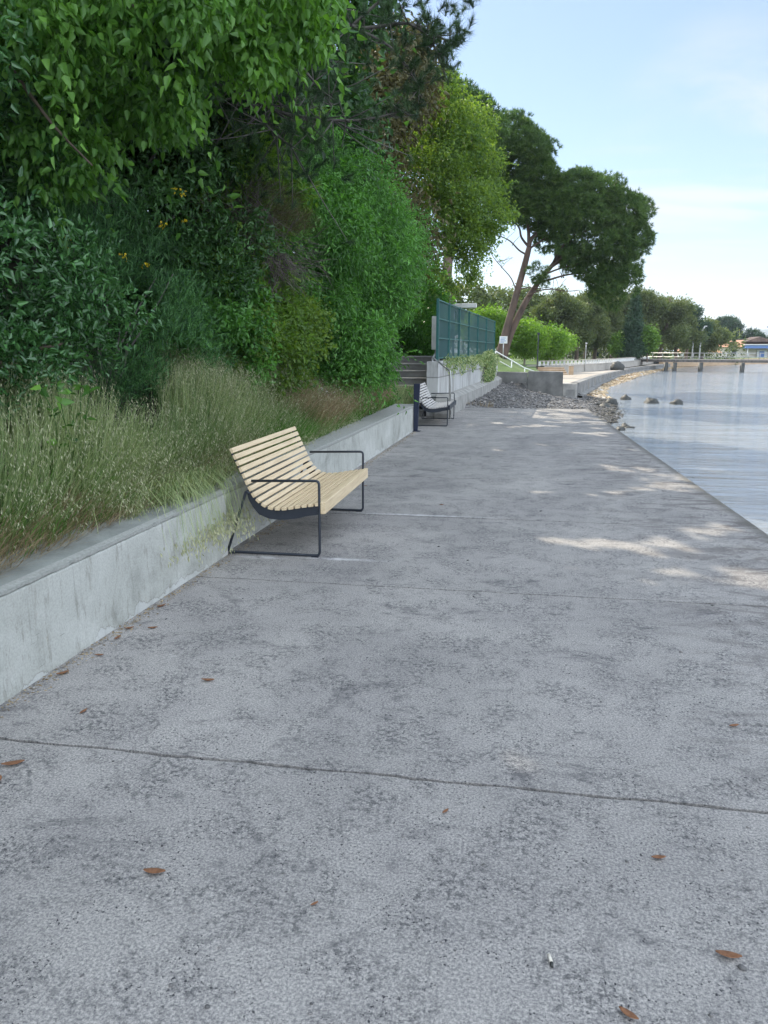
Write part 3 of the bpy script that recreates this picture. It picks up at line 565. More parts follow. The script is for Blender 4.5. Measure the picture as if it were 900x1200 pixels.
# sloped stub at its near end, beside the handrail
mb = MB(); vs = []
for x in (-1.98, -1.62): vs += [(x, 18.95, -.02), (x, 19.44, -.02), (x, 19.44, .62), (x, 19.25, .5), (x, 18.95, .12)]
mb.add(vs, [(0, 1, 2, 3, 4), (9, 8, 7, 6, 5), (0, 5, 6, 1), (1, 6, 7, 2), (2, 7, 8, 3), (3, 8, 9, 4), (4, 9, 5, 0)]); mb.build('end_kerb', M['concrete'], bw, .01, off=tuple(bw.location))

# cross wall with lighter corner pier
cw = empty('cross_wall', (0, 35, 0)); tag(cw, 'dark concrete cross wall closing the gravel cove', 'wall')
prism_wall(cw, 'body', M['concrete_dark'], [(-.9, 35.8), (.55, 34.95), (.55, 35.3), (-.9, 36.15)], -.7, .70, .015)
prism_wall(cw, 'body', M['concrete_dark'], [(.565, 34.94), (2.05, 34.0), (2.05, 34.35), (.565, 35.29)], -.9, .76, .015)
# curved promenade wall
pw = empty('promenade_wall', (2.5, 36, 0)); tag(pw, 'curved grey sea wall of the promenade above the tan shingle beach', 'wall')
prism_wall(pw, 'end_face', M['concrete'], [(2.06, 34.05), (2.64, 34.0), (2.82, 35.2), (2.06, 35.2)], -1.0, .246, .02)
prism_wall(pw, 'recess_panel', M['concrete_dark'], [(2.2, 34.02), (2.58, 33.985), (2.58, 34.1), (2.2, 34.1)], -.6, .0, .004)
mb = MB(); yq = np.linspace(34.6, 98, 52); ex = itp(sw, yq)
for i in range(len(yq) - 1):
    A = (ex[i], yq[i]); B = (ex[i + 1], yq[i + 1])
    vs = []
    for x, y in (A, B): p_ = pz(y); vs += [(x - .35, y, p_ + .03), (x + .02, y, p_ + .03), (x + .02, y, p_ - .12), (x, y, p_ - .13), (x, y, -.28), (x + .22, y, -.31), (x + .24, y, -1.1)]
    mb.add(vs, [(j, j + 1, 8 + j, 7 + j) for j in range(6)])
mb.build('body', M['concrete_dark'], pw, off=tuple(pw.location))
for i, y in enumerate((40.5, 45, 50, 56, 63, 71)):
    x = float(np.interp(y, yq, ex)); mb = MB(); mb.box(x - .05, x + .03, y - .06, y + .06, -.3, pz(y) - .02); mb.build('joint_strip', M['concrete_light'], pw, off=tuple(pw.location))
uw = empty('upper_wall', (1.3, 52, 0)); tag(uw, 'pale upper retaining wall behind the curved promenade', 'wall')
mb = MB(); yq2 = np.linspace(53.2, 98, 40); ux = itp(lw, yq2)
for i in range(len(yq2) - 1):
    vs = []
    for x, y in ((ux[i], yq2[i]), (ux[i + 1], yq2[i + 1])): vs += [(x - .3, y, .63), (x + .04, y, .63), (x + .04, y, .55), (x + .01, y, .54), (x + .01, y, .05)]
    mb.add(vs, [(j, j + 1, 6 + j, 5 + j) for j in range(4)])
mb.build('body', M['concrete_light'], uw, off=tuple(uw.location))
# boarded steps at the head of the lower promenade
bs = empty('boarded_steps', (2.0, 50, .1)); tag(bs, 'sunlit tan boarded steps up from the lower promenade', 'steps')
for i in range(4):
    mb = MB(); mb.box(1.35, 3.3 - i * .05, 50 + i * .45, 50.42 + i * .45, .1 + i * .12, .1 + (i + 1) * .12 - .02); mb.build('tread', M['timber'], bs, .01, off=tuple(bs.location))
pl = empty('gate_pillar', (3.5, 51, .1)); tag(pl, 'square brown pillar at the end of the boarded steps', 'pillar')
mb = MB(); mb.box(3.38, 3.66, 50.2, 50.5, .1, .66); mb.build('shaft', M['timber'], pl, .01, off=tuple(pl.location)); mb = MB(); mb.box(3.34, 3.70, 50.16, 50.54, .663, .71); mb.build('cap', M['concrete_light'], pl, .01, off=tuple(pl.location))
# white balustrade along the upper path
bl = empty('balustrade', (1.3, 53, .6)); tag(bl, 'long low white balustrade on the upper path in front of the park', 'balustrade')
yy = 53.4; prev = None; rail = []
while yy < 96:
    x = float(itp(lw, yy)) - .35; rail.append((x, yy, .93)); mb = MB(); mb.box(x - .07, x + .07, yy - .07, yy + .07, .6, .90); mb.build('post', M['white'], bl, off=tuple(bl.location)); yy += .62 + (yy - 53) * .012
mb = MB()
for a_, b_ in zip(rail[:-1], rail[1:]): mb.bar(a_, b_, .12, .05)
mb.build('rail', M['prom'], bl, off=tuple(bl.location))

# ================================================================ STAIR, HANDRAIL, FENCE
st = empty('stone_steps', (-2.8, 17.9, 0)); tag(st, 'grey concrete steps climbing the bank behind the second bench', 'steps')
for i in range(8):
    z = .19 * (i + 1); y = 19.45 + i * .30; mb = MB(); mb.box(-3.75 + .015 * i, -2.30 + .004 * i, y, 22.0, z - .187, z - .04); mb.build('riser', M['concrete_dark'], st, off=tuple(st.location))
    mb = MB(); mb.box(-3.77 + .015 * i, -2.28 + .004 * i, y - .03, y + .36 if i < 7 else 22.7, z - .038, z); mb.build('tread', M['step'], st, .008, off=tuple(st.location))
hr = empty('handrail', (-1.6, 18.85, 0)); tag(hr, 'galvanised tube handrail beside the steps with bent corners', 'handrail')
HP = [(-1.57, 18.82, .0), (-1.58, 18.82, 1.18), (-2.13, 19.85, 1.50), (-2.10, 21.1, 1.77), (-2.10, 21.12, 1.15)]
mb = MB(); mb.tube(rounded(HP, .08), .024, 8); mb.build('rail', M['galv'], hr, off=tuple(hr.location))
mb = MB(); mb.tube([(-2.14, 19.85, .85), (-2.14, 19.85, 1.50)], .024, 8); mb.build('post', M['galv'], hr, off=tuple(hr.location))
mb = MB(); mb.box(-1.64, -1.5, 18.75, 18.89, 0, .012); mb.build('base_plate', M['galv'], hr, off=tuple(hr.location))

cf = empty('court_fence', (-2.0, 20.2, 1.4)); tag(cf, 'tall dark green netted sports court fence on top of the block wall', 'fence')
fy = [20.2, 22.3, 24.4, 26.8, 29.4, 32.4, 36.0]
def fx(y): return bwx(y) - .15 - (.03 if y > 21 else .0)
for y in fy:
    mb = MB(); mb.box(fx(y) - .035, fx(y) + .035, y - .035, y + .035, 1.40, 3.0); mb.build('post', M['teal'], cf, .004, off=tuple(cf.location))
for z in (1.48, 2.0, 2.5, 2.97):
    mb = MB()
    for a_, b_ in zip(fy[:-1], fy[1:]): mb.bar((fx(a_), a_, z), (fx(b_), b_, z), .035, .035)
    mb.build('rail', M['teal'], cf, off=tuple(cf.location))
for a_, b_ in zip(fy[:-1], fy[1:]):
    mb = MB(); mb.add([(fx(a_) - .02, a_ + .04, 1.5), (fx(b_) - .02, b_ - .04, 1.5), (fx(b_) - .02, b_ - .04, 2.95), (fx(a_) - .02, a_ + .04, 2.95)], [(0, 1, 2, 3)]); mb.build('net_panel', M['net'], cf, off=tuple(cf.location))
lb = empty('court_lamp', (-1.4, 26, 1.4)); tag(lb, 'white horizontal lamp bar above the green court fence', 'lamp')
mb = MB(); mb.box(-2.15, -1.35, 25.9, 26.1, 3.06, 3.2); mb.build('lamp_housing', M['white'], lb, .02, off=tuple(lb.location)); mb = MB(); mb.tube([(-2.1, 26, 1.3), (-2.1, 26, 3.08)], .035); mb.build('pole', M['galv'], lb, off=tuple(lb.location))
pn = empty('notice_panel', (-2.62, 22.5, 1.45)); tag(pn, 'pale upright panel just left of the green fence corner', 'panel')
mb = MB(); mb.box(-2.45, -2.22, 22.4, 22.48, 1.7, 2.65); mb.build('board', M['white'], pn, .01, off=tuple(pn.location)); mb = MB(); mb.box(-2.36, -2.30, 22.49, 22.54, 1.4, 2.6); mb.build('post', M['galv'], pn, off=tuple(pn.location))

# sign on a post near the stone pine
sg = empty('sign', (-.75, 43, 1.2)); tag(sg, 'small white sign on a thin post beside the stone pine trunk', 'sign')
mb = MB(); mb.box(-.93, -.50, 42.9, 42.94, 2.03, 2.42); mb.build('board', M['white'], sg, .01, off=tuple(sg.location))
mb = MB(); mb.tube([(-.71, 42.97, 1.0), (-.71, 42.97, 2.4)], .03); mb.build('post', M['galv'], sg, off=tuple(sg.location))
mb = MB()
for z, w in ((2.33, .28), (2.25, .22), (2.17, .3), (2.10, .18)): mb.box(-.87, -.87 + w, 42.893, 42.897, z - .014, z + .014)
mb.build('print_lines', M['blue'], sg, off=tuple(sg.location))
# white ramp railing
wr = empty('ramp_railing', (-.5, 40, .6)); tag(wr, 'white ramp railing sloping down behind the cross wall', 'railing')
mb = MB(); mb.tube([(-1.0, 38.5, 1.62), (.45, 38.9, .80), (.95, 39.3, .62)], .028); mb.build('rail', M['white'], wr, off=tuple(wr.location))
mb = MB(); mb.tube([(-1.0, 38.5, 1.25), (.45, 38.9, .45)], .02); mb.build('rail', M['white'], wr, off=tuple(wr.location))
for t_ in (.0, .55, 1.0):
    mb = MB(); x = -1 + 1.45 * t_; mb.tube([(x, 38.5 + .4 * t_, .4), (x, 38.5 + .4 * t_, 1.62 - .82 * t_)], .025); mb.build('post', M['white'], wr, off=tuple(wr.location))
# thin lamp posts
def lamp_post(x, y, z, h, label, mat, r=.035, arm=0, group=None):
    e = empty('lamp_post', (x, y, z)); tag(e, label, 'lamp post', group); mb = MB()
    p = [(x, y, z), (x, y, z + h * .6), (x + arm * .15, y, z + h * .85), (x + arm, y, z + h)] if arm else [(x, y, z), (x, y, z + h)]
    mb.tube(smooth_path(p, 4), r); mb.build('pole', mat, e, off=(x, y, z)); mb = MB()
    tx = x + arm; mb.box(tx - .08, tx + (.3 if arm else .08), y - .09, y + .09, z + h + .002, z + h + .12); mb.build('lamp_head', mat, e, .02, off=(x, y, z)); return e
lamp_post(1.25, 46, .6, 1.95, 'short black lamp post in front of the bright green park tree', M['steel_dark'], .035)
lamp_post(5.2, 60, .1, 2.0, 'thin grey lamp post on the curved promenade', M['galv'], .03)
lamp_post(22.3, 104, .25, 3.0, 'straight grey lamp post at the far end of the wood', M['galv'], .10)
lamp_post(23.2, 104, .25, 4.3, 'tall pale street lamp with a curved neck at the far end of the wood', M['galv'], .10, .35)

# ================================================================ BENCHES, BOLLARD
def catmull(P, step):
    q = smooth_path([(x, 0, z) for x, z in P], 30); L = [0]
    for a_, b_ in zip(q[:-1], q[1:]): L.append(L[-1] + (b_ - a_).length)
    n = int(L[-1] / step); out = []
    for i in range(n + 1):
        s_ = i * L[-1] / n; j = min(max(k for k in range(len(L)) if L[k] <= s_ + 1e-9), len(q) - 2); t = (s_ - L[j]) / max(L[j + 1] - L[j], 1e-9); p = q[j].lerp(q[j + 1], t); d = (q[j + 1] - q[j]).normalized(); out.append((p.x, p.z, d.x, d.z))
    return out
def make_bench(loc, wood):
    root = empty('park_bench', loc); x0 = 1.95       # local x = world x + 1.95; slats run along y
    prof = [(-2.285, .885), (-2.215, .735), (-2.15, .59), (-2.09, .49), (-2.0, .425), (-1.88, .415), (-1.72, .44), (-1.575, .462)]
    prof = [(x + x0, z) for x, z in prof]; P = catmull(prof, .0565); L = .925
    back, seat = MB(), MB(); rj = random.Random(2)
    for i, (x, z, dx, dz) in enumerate(P):
        tgt = back if i < 9 else seat; nx, nz = -dz, dx
        if nz < 0: nx, nz = -nx, -nz
        a = .021; h = .013; x_, z_ = x - nx * h, z - nz * h; e = rj.uniform(-.002, .002)
        tgt.bar((x_, -L + e, z_), (x_, L + e, z_), 2 * a, 2 * h, (nx, 0, nz))
    back.build('backrest', wood, root, .003); seat.build('seat', wood, root, .003)
    mb = MB(); mb.box(-1.545 + x0, -1.505 + x0, -L - .004, L + .004, .372, .472); mb.build('front_board', wood, root, .004)
    for s in (-1, 1):
        y = s * (L - .035); mb = MB(); mb.tube(rounded([(-2.135 + x0, y - s * -.028, .632), (-1.555 + x0, y - s * -.028, .648), (-1.56 + x0, y - s * -.028, .014), (-2.37 + x0, y - s * -.028, .014), (-2.185 + x0, y - s * -.028, .545), (-2.15 + x0, y - s * -.028, .52)], .035), .0115, 8)
        mb.build('side_frame', M['steel_dark'], root)
        # curved plate under the slats
        mb = MB(); q = P[6:]; up_ = [(x + dz * .027 if 1 else x, z - dx * .027) for x, z, dx, dz in q]
        prev = []
        for (x, z, dx, dz), k in zip(q, range(len(q))):
            nx, nz = -dz, dx
            if nz < 0: nx, nz = -nx, -nz
            dep = .028 + .055 * min(1, k / 3) * (1 if k < len(q) - 3 else .85); prev.append(((x - nx * .0275, z - nz * .0275), (x - nx * (.0275 + dep), z - nz * (.0275 + dep))))
        for k in range(len(prev) - 1):
            (a_, b_), (c_, d_) = prev[k], prev[k + 1]; vs = [(p[0], yy_, p[1]) for yy_ in (y - .012, y + .012) for p in (a_, b_, d_, c_)]
            fs = [(0, 1, 2, 3), (7, 6, 5, 4), (1, 5, 6, 2), (0, 3, 7, 4)] + ([(0, 4, 5, 1)] if k == 0 else []) + ([(3, 2, 6, 7)] if k == len(prev) - 2 else [])
            mb.add(vs, fs)
        mb.build('seat_bracket', M['steel_dark'], root)
        # backrest stay
        mb = MB()
        for (x, z, dx, dz), (x2, z2, dx2, dz2) in zip(P[0:4], P[1:5]): mb.bar((x - .03, y, z - .012), (x2 - .03, y, z2 - .012), .024, .008, (1, 0, .4))
        mb.build('back_stay', M['steel_dark'], root)
        for fx_, nm in ((-1.60, 0), (-2.33, 1)):
            mb = MB(); mb.box(fx_ + x0 - .03, fx_ + x0 + .03, y + s * .028 - .016, y + s * .028 + .016, 0, .006); mb.build('foot', M['steel_dark'], root)
    return root
b1 = make_bench((-1.95, 6.81, 0), M['wood']); tag(b1, 'pale wooden slatted bench with thin black tube frame, the nearer and larger of two', 'bench', 'slatted benches along the wall')
b2 = b1.copy(); C.objects.link(b2); b2.location = (-1.87, 18.0 - .05, 0)
for ch in list(b1.children):
    c = ch.copy()
    if ch.name.split('.')[0] in ('backrest', 'seat', 'front_board'): c.data = ch.data.copy(); c.data.materials[0] = M['wood_grey'] if 'front' not in ch.name else M['steel_dark']
    C.objects.link(c); c.parent = b2
tag(b2, 'small distant greyish slatted bench partly behind the dark bollard', 'bench')
bo = empty('bollard', (-2.05, 15.9, 0)); tag(bo, 'dark navy rectangular bollard standing in front of the second bench', 'bollard')
mb = MB(); vs = [(-.045, -.03, .01), (.04, -.03, .01), (.04, .03, .01), (-.045, .03, .01), (-.05, -.035, 1.0), (.085, -.035, 1.0), (.085, .035, 1.0), (-.05, .035, 1.0)]
mb.add(vs, [(3, 2, 1, 0), (4, 5, 6, 7), (0, 1, 5, 4), (1, 2, 6, 5), (2, 3, 7, 6), (3, 0, 4, 7)]); mb.build('shaft', M['navy'], bo, .004)
mb = MB(); mb.box(-.11, .1, -.09, .09, 0, .01); mb.build('base_plate', M['navy'], bo, .002)
mb = MB(); mb.box(.068, .10, -.02, .02, .60, .69); mb.build('socket', M['galv'], bo, .004)

# ================================================================ PIER, HOUSE, FAR THINGS
pr_ = empty('pier', (20, 92, 0)); tag(pr_, 'long narrow wooden pier on dark piles across the bay', 'pier')
def pier_p(t): return (12.6 + 31.5 * t, 86.5 - 15.5 * t)
mb = MB(); a_, b_ = pier_p(0), pier_p(1.2); mb.bar((a_[0], a_[1], .56), (b_[0], b_[1], .56), 1.8, .24); mb.build('deck', M['bark_grey'], pr_, off=tuple(pr_.location))
mb = MB(); mb.bar((a_[0], a_[1] - .95, .74), (b_[0], b_[1] - .95, .74), .12, .06); mb.build('edge_beam', M['concrete_light'], pr_, off=tuple(pr_.location))
for x, y, r in tuple((a * .885, b * .885, c) for a, b, c in ((17.5, 95.1, .2), (18.4, 94.7, .22), (21.0, 93.5, .24), (25.0, 91.6, .22), (28.9, 89.7, .12), (32.6, 88.0, .12), (36, 86.4, .12))):
    mb = MB(); mb.tube([(x, y - .4, -2.1), (x, y - .4, .42)], r, 10); mb.build('pile', M['rock'], pr_, off=tuple(pr_.location))
for k in range(16):
    p = pier_p(k * .03); mb = MB(); mb.tube([(p[0], p[1] + .7, .70), (p[0], p[1] + .7, 1.35)], .03, 5); mb.build('railing_post', M['galv'], pr_, off=tuple(pr_.location))
for z in (.95, 1.35):
    mb = MB(); p, q = pier_p(0), pier_p(.45); mb.tube([(p[0], p[1] + .7, z), (q[0], q[1] + .7, z)], .03, 5); mb.build('railing', M['galv'], pr_, off=tuple(pr_.location))

fq = empty('shore_wall', (30, 118, 0)); tag(fq, 'long low tan shore wall behind the pier in front of the house', 'wall'); mb = MB(); fp = [(17.5, 98), (21, 105), (26.5, 114), (39, 132), (60, 137), (120, 139.5)]
for a_, b_ in zip(fp[:-1], fp[1:]): mb.bar((a_[0], a_[1], -.15), (b_[0], b_[1], -.15), .5, 1.0)
mb.build('body', M['timber'], fq, off=tuple(fq.location))
hs = empty('house', (44, 162, .2)); tag(hs, 'low cream house with orange tiled roof and long blue fascia across the bay', 'house')
H_ = tuple(hs.location)
mb = MB(); mb.box(38.5, 72, 160, 170, -.3, 2.2); mb.build('wall', M['cream'], hs, off=H_)
mb = MB(); vs = [(37.8, 159.3, 2.2), (52, 159.3, 2.2), (52, 171, 2.2), (37.8, 171, 2.2), (39.8, 165, 3.6), (50, 165, 3.6)]
mb.add(vs, [(0, 1, 5, 4), (2, 3, 4, 5), (3, 0, 4), (1, 2, 5), (3, 2, 1, 0)]); rf = mb.build('roof', M['roof'], hs, off=H_)
mb = MB(); vs = [(44, 160.5, 3.2), (49.6, 160.5, 3.2), (46.8, 160.5, 4.2), (44, 167, 3.2), (49.6, 167, 3.2), (46.8, 167, 4.2)]; mb.add(vs, [(0, 1, 2), (0, 2, 5, 3), (1, 4, 5, 2), (3, 5, 4), (0, 3, 4, 1)]); mb.build('gable_roof', M['bark_red'], hs, off=H_)
mb = MB(); mb.box(41, 42.2, 158.6, 160, 2.2, 3.2); mb.build('chimney', M['bark_red'], hs, off=H_)
mb = MB(); mb.box(43.5, 72, 157.6, 159.2, 1.95, 2.55); mb.build('fascia', M['blue'], hs, off=H_); mb = MB(); mb.box(43.3, 72, 157.4, 159.5, 2.56, 2.72); mb.build('fascia_cap', M['white'], hs, off=H_)
for x in (41.5, 49.6, 52.5, 55.5, 59):
    mb = MB(); mb.box(x, x + 1.1, 159.9, 159.98, .7, 1.7); w_ = mb.build('window', M['white'], hs, off=H_); mb = MB(); mb.box(x + .1, x + 1, 159.85, 159.895, .8, 1.6); mb.build('pane', M['glass'], hs, off=H_).parent = w_
    bpy.context.view_layer.update()
mb = MB(); mb.box(46.2, 48.0, 159.5, 159.9, 0, 1.6); mb.build('doorway', M['white'], hs, off=H_); mb = MB(); mb.box(46.6, 47.5, 159.4, 159.49, .1, 1.4); mb.build('door', M['blue'], hs, off=H_)
for k in range(5):
    mb = MB(); mb.tube([(44 + k * 5, 157.9, -.2), (44 + k * 5, 157.9, 1.95)], .08, 6); mb.build('porch_post', M['white'], hs, off=H_)
def hut(x, y, w, h, label, wallm, roofm):
    e = empty('hut', (x, y, .2)); tag(e, label, 'hut'); mb = MB(); mb.box(-w / 2, w / 2, 0, 3, -.3, h); mb.build('wall', wallm, e)
    mb = MB(); mb.add([(-w / 2 - .3, -.3, h), (w / 2 + .3, -.3, h), (w / 2 + .3, 3.3, h), (-w / 2 - .3, 3.3, h), (-w / 2, 1.5, h + .7), (w / 2, 1.5, h + .7)], [(0, 1, 5, 4), (2, 3, 4, 5), (3, 0, 4), (1, 2, 5), (3, 2, 1, 0)]); mb.build('roof', roofm, e); return e
hut(35.5, 150, 3.2, .9, 'little orange roofed kiosk left of the cream house', M['cream'], M['roof'])
hut(31.0, 150, 2.6, .9, 'small white kiosk with a reddish roof at the edge of the wood', M['white'], M['roof'])
wb = empty('park_building', (9, 128, .3)); tag(wb, 'low white building half hidden behind the park trees', 'building')
mb = MB(); mb.box(2, 21, 128, 134, -.2, 2.8); mb.build('wall', M['cream'], wb, off=(9, 128, .3)); mb = MB(); mb.box(1.6, 21.4, 127.6, 134.4, 2.81, 3.05); mb.build('roof', M['concrete_dark'], wb, off=(9, 128, .3))
for k in range(6):
    mb = MB(); mb.box(3 + k * 3, 4.6 + k * 3, 127.9, 127.99, .6, 2.0); mb.build('window', M['glass'], wb, off=(9, 128, .3))
cr0 = empty('harbour_crane', (150, 480, 0)); tag(cr0, 'pale blue harbour crane faint in the distance', 'crane'); M['craneblue'] = simple('crane_paint', (.25, .35, .5), None, 1, .7)
for nm, a_, b_, w_ in (('leg', (147, 480, 0), (149, 480, 17), .7), ('leg', (154, 480, 0), (152, 480, 17), .7), ('boom', (143, 480, 14.5), (158, 480, 17.5), .8), ('mast', (150.5, 480, 12), (150.5, 480, 19), .6)):
    mb = MB(); mb.bar(a_, b_, w_, w_); mb.build(nm, M['craneblue'], cr0, off=(150, 480, 0))
# far shore strip
# rocks in the shallows
def rock(x, y, rx, ry, rz, seed, label, z=-.52):
    if seed < 13: x *= .88; y *= .88; rx *= .88; ry *= .88; rz *= .88
    e = bpy.data.objects.new('rock', None); rs = np.random.RandomState(seed); nu, nv = 14, 9; V = []
    for j in range(nv + 1):
        ph = math.pi * j / nv
        for i in range(nu):
            th = 2 * math.pi * i / nu; d = Vector((math.sin(ph) * math.cos(th), math.sin(ph) * math.sin(th), math.cos(ph))); q = 1 + .38 * mnoise.noise(d * 1.6 + Vector((seed, 0, 0))) + .14 * mnoise.noise(d * 4 + Vector((0, seed, 0))); V.append((d.x * rx * q, d.y * ry * q, d.z * rz * q))
    F = [(j * nu + i, (j + 1) * nu + i, (j + 1) * nu + (i + 1) % nu, j * nu + (i + 1) % nu) for j in range(nv) for i in range(nu)]
    mb = MB(); mb.add(V, F, True); o = mb.build('rock', M['rock']); o.location = (x, y, z); tag(o, label, 'rock', 'dark rocks in the shallows'); return o
rock(5.6, 40.3, .28, .34, .26, 1, 'dark wet rock in the shallows, left end of the loose row of three')
rock(6.45, 37.8, .33, .36, .3, 2, 'largest rounded dark rock in the water, middle of a loose row of three')
rock(7.5, 37.3, .32, .36, .24, 3, 'low dark rock in the water, the rightmost of all')
rock(3.65, 26.0, .13, .2, .13, 4, 'small dark rock just off the end of the concrete slab')
rock(3.35, 24.8, .16, .2, .14, 5, 'small rock close beside the far corner of the slab')
rock(3.75, 25.6, .2, .12, .08, 6, 'flat wet stone barely breaking the surface beside the slab')
rock(3.0, 23.6, .11, .14, .1, 9, 'nearest little rock against the edge of the slab')
rock(3.9, 34.5, .26, .3, .22, 11, 'squat rock at the waterline under the promenade corner')
rock(4.5, 36.8, .3, .2, .2, 12, 'long brownish rock lying on the shore under the sea wall', z=-.44)
bt = rock(8.3, 66, .55, .5, .5, 15, 'dark round boulder on the curved promenade', z=.25); del bt['group']

# ================================================================ VEGETATION
# ---- trees of the near bank
def tree(name, label, cat, base, group=None):
    e = empty(name, base); return tag(e, label, cat, group)
def bz(x, y): return float(bank_h(np.array(float(x)), np.array(float(y))))

# overhanging large-leaved tree (top left)
bA = (-5.9, 6.6, bz(-5.9, 6.6)); A = tree('overhanging_tree', 'tree with large fresh green leaves hanging over the top left', 'tree', bA)
mb = MB(); limb(mb, [bA, (-5.6, 6.5, 3.5), (-5.0, 6.3, 4.6), (-4.4, 6.1, 6.2), (-4.0, 6.2, 8.0)], .14, .05, 10)
limb(mb, [(-5.0, 6.3, 4.6), (-4.3, 6.0, 4.25), (-3.7, 5.9, 4.08), (-3.1, 6.1, 4.3), (-2.4, 6.6, 4.5)], .05, .012, 8)
limb(mb, [(-4.3, 6.0, 4.25), (-3.9, 5.8, 3.8), (-3.6, 5.8, 3.4), (-3.3, 5.8, 3.1)], .025, .006, 6)
limb(mb, [(-4.6, 6.2, 5.4), (-3.6, 6.4, 5.5), (-2.7, 6.9, 5.2), (-2.0, 7.2, 4.7)], .05, .01, 8)
mb.build('trunk', M['bark'], A, off=bA)
blA = [(-2.15, 6.9, 4.75, .45, .5, .45), (-3.2, 5.8, 4.5, .5, .5, .5), (-3.9, 6.2, 4.6, .9, .8, .55), (-3.0, 6.3, 4.5, .85, .8, .75), (-2.55, 6.8, 4.75, .7, .8, .6), (-3.35, 6.1, 3.95, .6, .6, .55), (-2.55, 6.5, 3.95, .38, .5, .62), (-3.5, 5.95, 3.3, .22, .3, .38), (-2.15, 7.0, 4.5, .3, .5, .32),
       (-4.3, 5.9, 4.1, .6, .5, .5), (-3.2, 6.6, 5.6, 1.3, 1.2, .8), (-4.4, 6.4, 6.2, 1.4, 1.4, 1.2), (-3.0, 6.7, 6.8, 1.3, 1.3, .9)]
leafy('crown', blA, 5200, 8, .075, .095, .66, M['lf_lime'], 11, A, bA, droop=1.3, out=.35, inner=.25, lumpy=.3, hide=.4, lumps=(110, .30))

# dark laurel hedge mass at far left
bB = (-4.6, 5.6, bz(-4.6, 5.6)); B = tree('laurel_shrub', 'dark glossy leaved laurel shrub filling the left edge above the grass', 'shrub', bB)
blB = [(-4.1, 5.6, 2.0, .75, .8, .75), (-4.3, 5.7, 2.9, .8, .8, .7), (-3.75, 5.9, 1.75, .45, .5, .5), (-4.4, 5.3, 3.7, .9, .7, .6), (-4.7, 4.6, 2.2, .9, .9, 1.0), (-4.9, 4.4, 3.6, 1., .9, .9)]
leafy('foliage', blB, 4200, 8, .07, .08, .5, M['lf_laurel'], 12, B, bB, droop=-.3, out=.8, inner=.2, lumpy=.25, lumps=(110, .32))
mb = MB(); [limb(mb, wander(bB, (b[0], b[1], b[2]), 4, .08, i), .035, .01, 6) for i, b in enumerate(blB)]; mb.build('stems', M['bark'], B, off=bB)

# spanish broom
bC = (-4.3, 7.4, bz(-4.3, 7.4)); Cc = tree('broom_bush', 'dark green wispy broom bush with a few yellow flowers', 'bush', bC)
rs = np.random.RandomState(21); n = 32000
P, O, _ = shell(puffs([(-4.1, 7.5, 1.9, .75, .9, .75), (-3.75, 7.7, 1.55, .6, .8, .6), (-4.4, 7.2, 2.3, .6, .7, .6), (-3.9, 8.6, 1.9, .6, .8, .7), (-4.3, 7.9, 3.0, .5, .8, .45)], 110, .26, 19, flat=.9, lower=0), n, rs, .3, .2, .3)
c0 = np.array([-4.2, 7.6, .9]); D = unit(P - c0) * .8 + rs.normal(size=P.shape) * .75 + np.array([0, 0, .2]); leaves('foliage', P, D, rs.uniform(.05, .14, len(P)), .06, T_DIAM, M['lf_broom'], rs, Cc, bC)
fl = np.array([(-3.95, 7.4, 2.62), (-3.4, 7.7, 3.25), (-3.6, 7.6, 2.95), (-3.45, 7.8, 3.0), (-3.5, 7.7, 3.3), (-3.75, 7.5, 2.55), (-4.25, 6.9, 2.7)]); P = np.repeat(fl, 8, 0) + rs.normal(size=(56, 3)) * .02
leaves('flowers', P, rs.normal(size=P.shape), .03, .9, T_OVATE, M['petal_y'], rs, Cc, bC)
mb = MB(); [limb(mb, wander(bC, tuple(np.array(bC) + np.array([rs.uniform(-.1, .7), rs.uniform(-.4, .8), rs.uniform(.6, 1.6)])), 3, .05, i), .018, .005, 5) for i in range(8)]; mb.build('stems', M['bark_grey'], Cc, off=bC)

# understorey shrubs behind
def shrub(name, label, cat, base, blobs, n, per, L, wr, mat, seed, crad=.07, droop=.1, out=.7, stems=True, **kw):
    base = (base[0], base[1], bz(base[0], base[1])); e = tree(name, label, cat, base); leafy('foliage', blobs, n, per, crad, L, wr, M[mat], seed, e, base, droop=droop, out=out, **kw)
    if stems: mb = MB(); [limb(mb, wander(base, (b[0], b[1], b[2]), 4, .12, seed + i), .04, .01, 6) for i, b in enumerate(blobs[:8])]; mb.build('stems', M['bark_grey'], e, off=base)
    return e
shrub('viburnum_shrub', 'dark mixed shrub in the shade under the hanging leaves', 'shrub', (-5.6, 8.4), [(-4.9, 8.6, 3.4, .9, 1, .8), (-4.3, 9.2, 3.6, .9, 1, .9), (-5.4, 8.0, 4.6, 1, 1, .9), (-4.2, 9.6, 4.6, .9, 1, .8), (-5.0, 7.4, 3.7, .6, .7, .6), (-3.9, 8.6, 3.2, .5, .6, .6), (-4.7, 8.8, 4.0, .9, .8, .9), (-4.2, 9.0, 2.6, .6, .6, .6), (-5.4, 11, 4.2, 1.2, 1.1, 1.4), (-4.3, 8.5, 3.9, .7, .6, .7), (-3.7, 9.1, 2.6, .4, .5, .5)], 5200, 8, .09, .5, 'lf_dark', 31, inner=.25, lumpy=.25, lumps=(170, .33))
